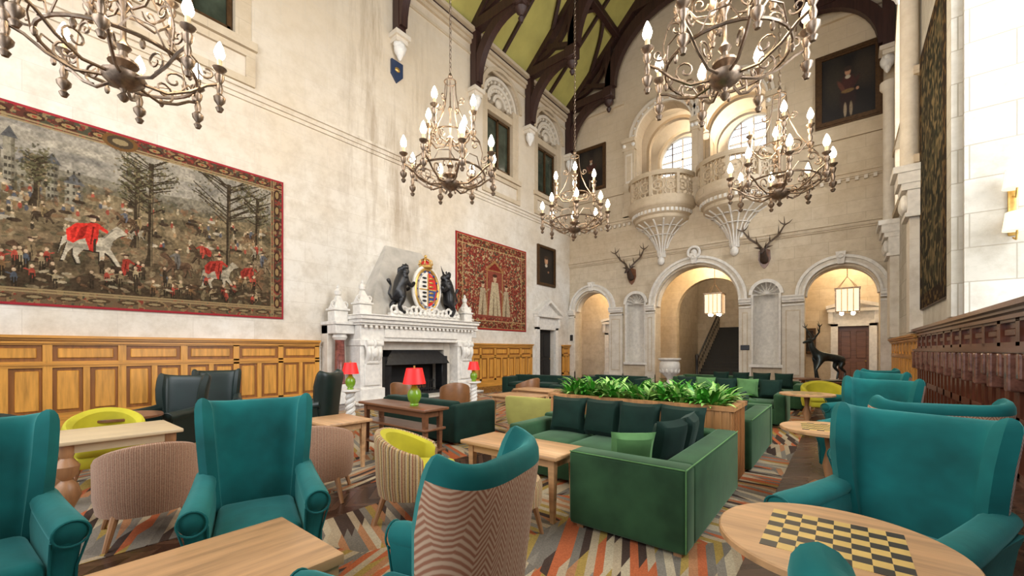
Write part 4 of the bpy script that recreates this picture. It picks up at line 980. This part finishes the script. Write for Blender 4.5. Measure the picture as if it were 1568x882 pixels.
# ================================================================ FURNITURE
def wing_chair(tm,bm_):
    mb=MB(); N=25; rows=[]
    zs=[.16,.3,.45,.6,.75,.9,1.0,1.07,1.105,1.13,1.14]
    ths=[.1,.1,.1,.1,.1,.1,.1,.095,.08,.05,.015]
    for z,th in zip(zs,ths):
        t=(z-.16)/.98
        w=.255+.055*max(0,(t-.3))/.7
        f=.08+.09*math.sin(min(1,max(0,(t-.25)/.55))*PI/2) - .05*max(0,(t-.7)/.3)**1.5
        rake=.27+.12*t
        C=[]
        for i in range(N):
            s=-1+2*i/(N-1); a=s*PI/2; sn,cs=math.sin(a),math.cos(a)
            C.append(Vector((w*math.copysign(abs(sn)**.6,sn),rake-f*(1-abs(cs)**.75),z+.04*abs(s)**2.5*t)))
        inn=[];out=[]
        for i in range(N):
            tg=(C[min(i+1,N-1)]-C[max(i-1,0)]); tg.z=0; tg.normalize(); nn=Vector((-tg.y,tg.x,0))
            inn.append(C[i]-nn*th/2); out.append(C[i]+nn*th/2)
        tg0=(C[0]-C[1]); tg0.z=0; tg0.normalize(); tg1=(C[-1]-C[-2]); tg1.z=0; tg1.normalize()
        rows.append(inn+[C[-1]+tg1*th*.45]+out[::-1]+[C[0]+tg0*th*.45])
    n=len(rows[0]); vs=[p for r in rows for p in r]; fs=[];mt=[]
    for i in range(len(rows)-1):
        for j in range(n):
            a=i*n+j;b=i*n+(j+1)%n; fs.append((a,b,b+n,a+n)); mt.append(bm_ if (N+1<=j<2*N and zs[i]<1.06) else tm)
    fs.append(list(range(n))); mt.append(tm); fs.append(list(range((len(rows)-1)*n,len(rows)*n))); mt.append(tm)
    mb.add(vs,fs,mt)
    mb.rbox(-.29,.29,-.33,.28,.14,.34,tm,.03,3); mb.rbox(-.225,.225,-.38,.22,.33,.47,tm,.05,4,crown=.03)
    for s in(-1,1):
        L=[]
        for z,xi,xo,yf in((.14,.24,.315,-.34),(.35,.235,.32,-.35),(.52,.23,.34,-.38),(.6,.235,.36,-.39)):
            L.append([Vector((s*xi,yf,z)),Vector((s*(xi+xo)/2,yf-.02,z)),Vector((s*xo,yf,z)),Vector((s*xo,.24,z)),Vector((s*xi,.24,z))])
        mb.loft(L,tm)
        mb.tube([(s*.29,.26,.65),(s*.292,.1,.625),(s*.296,-.15,.605),(s*.30,-.35,.595),(s*.30,-.40,.59),(s*.30,-.42,.585)],[.06,.064,.068,.072,.066,.03],tm,14)
        mb.torus((s*.30,-.415,.59),.066,.006,tm,'Y',20,5)
        mb.tube([(s*.235,-.345,.15),(s*.232,-.365,.4),(s*.234,-.40,.56)],.006,tm,5); mb.tube([(s*.318,-.345,.15),(s*.325,-.365,.4),(s*.362,-.40,.56)],.006,tm,5)
        for y in(-.29,.27): mb.lathe([(.018,0),(.03,.15)],LEGW,8,(s*.25,y,0))
    return mb
wt=wing_chair(TEAL,HERR).obj('wingback_armchair',(-2.96,1.05,.0),face(.95,-.32),(1.0,1.05,1.0))
dup(wt,(-3.42,-.12,0),face(1,.08),(1.05,1,.97)); dup(wt,(-1.28,1.05,0),face(-.98,-.2),(.86,.98,1.0)); 
dup(wt,(.21,3.10,0),face(-.42,-.9),(1.18,1.05,.98)); dup(wt,(.30,1.20,0),face(-.05,1),(1.12,1,.98))
dup(wt,(.42,4.3,0),face(-.35,.94),(1.1,1,1)); dup(wt,(.25,6.3,0),face(-.4,-.9),(1.1,1,1)); dup(wt,(.3,8.3,0),face(-.6,-.8),(1.1,1,1)); dup(wt,(.3,9.9,0),face(-.7,.6),(1.1,1,1))
wd=wing_chair(BLACKG,BLACKG).obj('wingback_armchair',(-7.7,1.55,0),face(.6,-.8),(1.15,1,.97))
dup(wd,(-9.0,2.5,0),face(.9,-.3),(1.1,1,.97)); dup(wd,(-6.75,3.2,0),face(-.75,-.65),(1.1,1,1)); dup(wd,(-8.3,-.6,0),face(1,.3))

def tub(outm,inm,seatm,w=.33,hb=.78,ha=.60):
    mb=MB(); n=30; loops=[]
    for i in range(n+1):
        a=math.radians(-118+236*i/n); c=max(0,math.cos(a/1.35)); h=ha+(hb-ha)*c**1.5
        fl=.03*c
        if i in(0,n): h-=.03
        d=Vector((math.sin(a),math.cos(a),0)); R0=w-.07; R1=w
        sec=[(R0,.24),(R0,.3),(R0+.0,h-.04),(R0+.015+fl,h-.01),(R0+.035+fl,h),(R1-.012+fl,h-.01),(R1+fl,h-.04),(R1+.01,.34),(R1-.01,.22)]
        if i in(0,n): sec=[(R0+.02,.26),(R0+.02,.3),(R0+.015,h-.05),(R0+.025,h-.02),(R0+.035,h-.01),(R1-.02,h-.02),(R1-.015,h-.05),(R1-.01,.34),(R1-.02,.24)]
        loops.append([Vector((d.x*r,d.y*r*1.0,z)) for r,z in sec])
    m=len(loops[0]); vs=[p for l in loops for p in l]; fs=[];mt=[]
    for i in range(n):
        for j in range(m):
            a=i*m+j;b=i*m+(j+1)%m; fs.append((a,b,b+m,a+m)); mt.append(inm if j<3 else outm)
    fs.append(list(range(m))); mt.append(outm); fs.append(list(range(n*m,n*m+m))); mt.append(outm)
    mb.add(vs,fs,mt)
    mb.lathe([(0,.22),(w-.05,.22),(w-.03,.3),(w-.06,.36)],outm,24); mb.rbox(-w+.09,w-.09,-w-.01,w-.1,.34,.46,seatm,.05,3,crown=.02)
    mb.rbox(-w+.10,w-.10,-w-.0,0,.23,.35,outm,.03,2)
    for sx in(-1,1):
        for sy in(-1,1): mb.tube([(sx*(w-.12),sy*(w-.12),.24),(sx*(w-.06),sy*(w-.05),0)],[.028,.017],LEGW,8)
    return mb
tw=tub(STRW,STRW,STRW).obj('tub_chair',(-4.5,.78,0),face(-1,.1),(1.0,1.04,1))
dup(tw,(-4.2,2.05,0),face(-.8,.6)); 
ts=tub(STRP,YEL,YEL).obj('tub_chair',(-3.05,2.38,0),face(.8,.6),(1.0,1.0,1))
ty=tub(YEL,YEL,YEL).obj('tub_chair',(-6.5,.75,0),face(1,-.1),(1,1,1.05)); dup(ty,(-.35,11.7,0),face(.2,-1),(1.2,1.2,1))
tyl=tub(YELP,YELP,YELP,.33,.74,.66).obj('loveseat',(-4.0,5.75,0),face(-.1,1),(1.9,1.2,1))
tt=tub(TAN,TAN,TAN).obj('tub_chair',(-6.9,6.5,0),face(-.8,.6)); dup(tt,(-6.5,8.7,0),face(-1,0)); dup(tt,(-7.9,5.9,0),face(-.3,1))
td=tub(BLACKG,BLACKG,BLACKG).obj('tub_chair',(-7.3,-.1,0),face(1,.2),(1.15,1.15,1))
mb=MB(); mb.lathe([(.2,.26),(.235,.28),(.24,.42),(.22,.47),(0,.48)],STRP,24); mb.lathe([(.2,.26),(0,.26)],STRP,24)
for sx in(-1,1):
    for sy in(-1,1): mb.tube([(sx*.12,sy*.12,.27),(sx*.17,sy*.17,0)],[.026,.016],LEGW,8)
mb.obj('striped_footstool',(-2.08,2.6,0))

def corner_sofa(fy,m):
    """origin at the back right corner; fy=+1 seat faces -Y, fy=-1 mirrored"""
    mb=MB()
    def b(x0,x1,y0,y1,z0,z1,r=.03,cr=0,mm=None):
        ya,yb=sorted((y0*fy,y1*fy)); mb.rbox(x0,x1,ya,yb,z0,z1,mm or m,r,3,crown=cr)
    b(-2.325,-.015,-.965,-.015,.05,.34,.02); b(-.945,-.015,-1.84,-.95,.05,.338,.02)
    b(-2.34,-.2,-.22,0,.03,.645,.035); b(-.22,0,-1.65,.001,.03,.647,.035); b(-2.345,-2.15,-.98,-.18,.03,.60,.035); b(-.962,.002,-1.862,-1.64,.03,.649,.035)
    for i in range(2): b(-2.14+.6*i,-1.55+.6*i,-.985,-.225,.342,.46,.05,.02)
    b(-.945,-.225,-.95,-.225,.342,.46,.05,.02); b(-.945,-.225,-1.63,-.96,.342,.46,.05,.02)
    for x in(-2.25,-.1):
        for y in(-.1,-.9): mb.box(x-.03,x+.03,fy*y-.03,fy*y+.03,0,.06,LEGW)
    mb.box(-.9,-.84,fy*-1.8-.03,fy*-1.8+.03,0,.06,LEGW); mb.box(-.1,-.04,fy*-1.8-.03,fy*-1.8+.03,0,.06,LEGW)
    P=GREENL if m is GREEN else m
    for z in(.642,): 
        y=-1.858*fy; mb.tube([(-.95,y,z),(-.01,y,z)],.006,P,6); mb.tube([(-.003,y,z),(-.003,-.02*fy,z)],.006,P,6); mb.tube([(-.003,y,z),(-.003,y,.05)],.006,P,6)
    return mb
so=corner_sofa(1,GREEN).obj('corner_sofa',(-.86,4.9,0))
so2=corner_sofa(-1,GREEN).obj('corner_sofa',(-.86,5.72,0))
def cushions(name,items):
    mb=MB()
    for (x,y,z,w,t,rz,rx,mat) in items:
        M=Matrix.Translation((x,y,z))@Matrix.Rotation(rz,4,'Z')@Matrix.Rotation(rx,4,'X'); mb.pillow(w,w*.92,t,mat,M)
    mb.obj(name)
it=[(-2.72+.46*i,4.53+.02*(i%2),.685,.49,.19,.05*(-1)**i,-.22,GREEND) for i in range(4)]
it+=[(-1.19,4.2,.68,.45,.17,-PI/2+.1,-.22,GREEND),(-1.25,3.85,.67,.45,.17,-PI/2-.3,-.22,GREEND),(-1.42,3.42,.64,.38,.15,-2.5,-.35,GREENL)]
cushions('throw_cushions',it)
it=[(-2.72+.46*i,6.09,.685,.47,.18,.05*(-1)**i,.22,GREENL if i==3 else GREEND) for i in range(4)]+[(-1.2,6.5,.685,.42,.17,-PI/2,-.22,GREENL),(-1.2,7.0,.685,.42,.17,-PI/2,-.22,GREEND)]
cushions('throw_cushions',it)
def sofa(L,Dp,m,h=.68):
    mb=MB(); b=lambda x0,x1,y0,y1,z0,z1,r=.03,cr=0: mb.rbox(x0,x1,y0,y1,z0,z1,m,r,3,crown=cr)
    b(-L/2+.015,L/2-.015,-Dp/2+.01,Dp/2-.015,.05,.34,.02); b(-L/2+.1,L/2-.1,Dp/2-.22,Dp/2,.04,h,.04)
    for s in(-1,1): a,c=sorted((s*L/2,s*(L/2-.2))); b(a,c,-Dp/2,Dp/2+.001,.04,h-.04,.04)
    n=3 if L>2.2 else 2; W=(L-.42)/n
    for i in range(n): b(-L/2+.21+W*i,-L/2+.21+W*(i+1)-.01,-Dp/2-.0,Dp/2-.225,.342,.47,.05,.02)
    for x in(-L/2+.1,L/2-.1):
        for y in(-Dp/2+.1,Dp/2-.1): mb.box(x-.03,x+.03,y-.03,y+.03,0,.06,LEGW)
    return mb
sd=sofa(1.95,.95,GREEND).obj('sofa',(-5.65,4.9,0),face(0,1))
dup(sd,(-7.6,10.8,0),face(.2,-1),(1.1,1,1)); dup(sd,(-5.2,9.5,0),face(-1,0)); dup(sd,(-5.6,12.2,0),face(0,-1))
sg=sofa(2.3,.95,GREEN).obj('sofa',(-2.0,9.9,0),face(0,-1)); dup(sg,(-1.9,12.7,0),face(0,-1)); dup(sg,(-3.2,14.3,0),face(0,-1))
it=[(-2.85+.42*i,10.05,.70,.42,.16,0,-.2,GREENL if i%2 else GREEND) for i in range(5)]
cushions('throw_cushions',it)
it=[(-2.7+.5*i,12.87,.70,.42,.16,0,-.2,GREEND) for i in range(4)]; cushions('throw_cushions',it)

# planter + plants
mb=MB(); x0,x1,y0,y1=-3.25,-.93,4.93,5.66
for a,b_,c,d in((x0,x1,y0,y0+.05),(x0,x1,y1-.05,y1),(x0,x0+.05,y0+.05,y1-.05),(x1-.05,x1,y0+.05,y1-.05)): mb.box(a,b_,c,d,0,.84,PLW)
plate_vs,plate_fs=plate(rect(x0-.03,x1+.03,y0-.02,y1+.02),[rect(x0+.06,x1-.06,y0+.06,y1-.06)],.05)
mb.add([(v.x,v.y,.86+v.z) for v in plate_vs],plate_fs,PLW)
for i in range(30):
    x=x0+.03+(x1-x0-.06)*i/29; mb.box(x-.012,x+.012,y0-.01,y0+.002,.02,.83,PLW)
for i in range(9):
    y=y0+.04+(y1-y0-.08)*i/8; mb.box(x1-.002,x1+.010,y-.012,y+.012,.02,.83,PLW)
mb.box(x0+.051,x1-.051,y0+.051,y1-.051,.7,.8,SOIL)
mb.obj('wooden_planter',smooth=False)
mb=MB()
for cl in range(44):
    px=x0+.13+(x1-x0-.26)*((cl//2)+.5)/22+random.uniform(-.04,.04); py=(y0+.2 if cl%2 else y1-.2)+random.uniform(-.07,.07)
    for l in range(22):
        a=random.uniform(0,2*PI); L=random.uniform(.18,.42); wd_=random.uniform(.018,.036); up=random.uniform(.5,1.4)
        pts=[]; x,y,z=px+.03*math.cos(a),py+.03*math.sin(a),.8; ang=up+.5
        for q in range(7):
            pts.append((x,y,z,wd_*math.sin(PI*min(.97,(q+.7)/7.)))); st=L/6
            x+=st*math.cos(ang)*math.cos(a); y+=st*math.cos(ang)*math.sin(a); z+=st*math.sin(ang); ang-=.28
        sx,sy=-math.sin(a),math.cos(a); vs=[]
        for (x,y,z,w_) in pts: vs+= [(x+sx*w_,y+sy*w_,z),(x,y,z-.006),(x-sx*w_,y-sy*w_,z)]
        fs=[]
        for q in range(6): o=q*3; fs+=[(o,o+1,o+4,o+3),(o+1,o+2,o+5,o+4)]
        mb.add(vs,fs,LEAF2 if random.random()<.34 else LEAF)
mb.obj('potted_foliage',merge=False)

# tables
def leg_table(name,x0,x1,y0,y1,h,mat,loc=(0,0,0),turned=False,shelf=False,th=.035,ins=.07):
    mb=MB(); mb.rbox(x0,x1,y0,y1,h-th,h,mat,.008,2)
    mb.box(x0+ins,x1-ins,y0+ins,y0+ins+.02,h-th-.08,h-th,mat); mb.box(x0+ins,x1-ins,y1-ins-.02,y1-ins,h-th-.08,h-th,mat); mb.box(x0+ins,x0+ins+.02,y0+ins,y1-ins,h-th-.08,h-th,mat); mb.box(x1-ins-.02,x1-ins,y0+ins,y1-ins,h-th-.08,h-th,mat)
    for x in(x0+ins+.02,x1-ins-.02):
        for y in(y0+ins+.02,y1-ins-.02):
            if turned: mb.lathe([(.03,0),(.045,.03),(.03,.07),(.05,.14),(.095,.24),(.07,.34),(.035,.38),(.07,.42),(.085,.5),(.04,.57),(.05,.6),(.05,h-th)],LEGW,12,(x,y,0))
            else: mb.loft([[Vector((x+a*w,y+b*w,z)) for a,b in((-1,-1),(1,-1),(1,1),(-1,1))] for w,z in((.018,0),(.032,h-th))],mat)
    if shelf:
        for z in(.18,.46): mb.rbox(x0+.03,x1-.03,y0+.03,y1-.03,z,z+.03,mat,.006,1)
    mb.obj(name,loc)
leg_table('coffee_table',-2.42,-1.76,-.5,.98,.58,OAKY,ins=.03,th=.05)
leg_table('side_table',-5.92,-5.12,.27,1.15,.72,OAKL,turned=True)
leg_table('coffee_table',-3.0,-1.86,2.9,3.42,.60,OAKX)
leg_table('console_table',-5.55,-4.05,3.3,3.72,.75,WALN,shelf=True)
leg_table('coffee_table',-5.6,-4.6,6.2,6.9,.6,OAKX); leg_table('coffee_table',-6.0,-5.0,7.5,8.1,.6,OAKX); leg_table('coffee_table',-3.0,-1.8,8.2,8.8,.6,OAKX)
leg_table('coffee_table',-5.4,-4.7,2.4,3.0,.62,OAKX)
def round_table(loc,r,h,mat,chess=False):
    mb=MB(); mb.lathe([(0,h-.035),(r-.01,h-.035),(r,h-.03),(r,h-.006),(r-.006,h),(0,h)],mat,56)
    mb.lathe([(.03,.04),(.05,.1),(.035,.2),(.06,.35),(.03,.5),(.05,h-.06),(.12,h-.035)],LEGW,14)
    for i in range(4): a=PI/4+PI/2*i; mb.tube([(0,0,.14),(.15*math.cos(a),.15*math.sin(a),.13),(.3*math.cos(a),.3*math.sin(a),.02)],[.035,.03,.02],LEGW,8)
    if chess:
        s=.058
        for i in range(8):
            for j in range(8):
                mb.box((i-4)*s,(i-3)*s,(j-4)*s,(j-3)*s,h-.001,h+.0015,CHY if (i+j)%2 else CHB)
    return mb.obj('chess_table' if chess else 'round_table',loc)
ct=round_table((-.03,2.15,0),.42,.72,OAKX,True); dup(ct,(-.10,5.2,0),.1); dup(ct,(-.5,9.1,0),.2)
rt=round_table((-7.1,.95,0),.42,.68,WALN); dup(rt,(-7.4,2.75,0)); dup(rt,(-.9,14.8,0))

def table_lamp(loc,s=1.):
    mb=MB(); mb.lathe([(0,0),(.05,0),(.055,.015),(.045,.03),(.075,.08),(.085,.13),(.075,.18),(.04,.22),(.03,.25),(.035,.26),(0,.26)],POT,20)
    mb.tube([(0,0,.25),(0,0,.32)],.01,GOLD,6); mb.lathe([(.14,.27),(.098,.46),(.093,.46),(.135,.27)],RED,24); mb.lathe([(.098,.455),(0,.455)],RED,24)
    mb.tube([(0,0,.45),(0,0,.49)],.012,GOLD,6); mb.obj('table_lamp',loc,0,(s,s,s))
table_lamp((-4.5,3.5,.75),1.1); table_lamp((-7.6,4.35,.72),1.15); table_lamp((-7.7,7.95,.66),1.15)
def stand(loc,h):
    mb=MB(); mb.lathe([(.2,0),(.2,.05),(.1,.08),(.07,.12)],WHITE,20); mb.lathe([(.08,h-.1),(.1,h-.06),(.2,h-.03),(.2,h),(0,h)],WHITE,20)
    for q in(0,PI): mb.tube([(.05*math.cos(q+z*16),.05*math.sin(q+z*16),.08+(h-.16)*z) for z in [i/40 for i in range(41)]],.05,WHITE,8)
    mb.obj('pedestal_stand',loc)
stand((-7.6,4.35,0),.72); stand((-7.7,7.95,0),.66)

# ================================================================ LIGHT + CAMERA
w=bpy.data.worlds.new('World'); scene.world=w; w.use_nodes=True
bg=w.node_tree.nodes['Background']; bg.inputs[0].default_value=(.86,.92,1,1); bg.inputs[1].default_value=1.0
light('AREA','daylight_window_1',(XR+3.4,5.2,7.0),1750,(.92,.96,1),5.5,sy=9.5,tgt=(-7,6,2.5))
light('AREA','daylight_window_2',(XR+2.6,15.6,9.0),900,(.92,.96,1),3.6,sy=6,tgt=(-6,14,6))
light('AREA','end_fill_light',(-6,-4.3,7.5),750,(.97,.98,1),9,sy=8,tgt=(-6,12,5))  # added soft fill behind the camera, no window modelled there
light('POINT','corridor_light',(-5.0,21.2,5.6),230,(1,.76,.46),.4); light('POINT','corridor_light',(.3,21.2,5.2),170,(1,.76,.46),.4); light('POINT','corridor_light',(-10.2,21.2,5.2),180,(1,.72,.40),.4)
light('POINT','stair_light',(-4.9,25.5,6.3),70,(1,.85,.65),.4)
light('POINT','gallery_light',(-5.1,21.5,13.2),330,(1,.88,.70),.5)
cam=bpy.data.cameras.new('camera'); co=bpy.data.objects.new('camera',cam); scene.collection.objects.link(co); scene.camera=co
cam.sensor_width=36; cam.lens=36*630/1568; cam.shift_y=95/1568; cam.clip_start=.05; cam.clip_end=200
co.location=(0,0,1.5); co.rotation_euler=(PI/2,0,math.atan2(506,630))
scene.view_settings.view_transform='Standard'; scene.view_settings.exposure=0.12
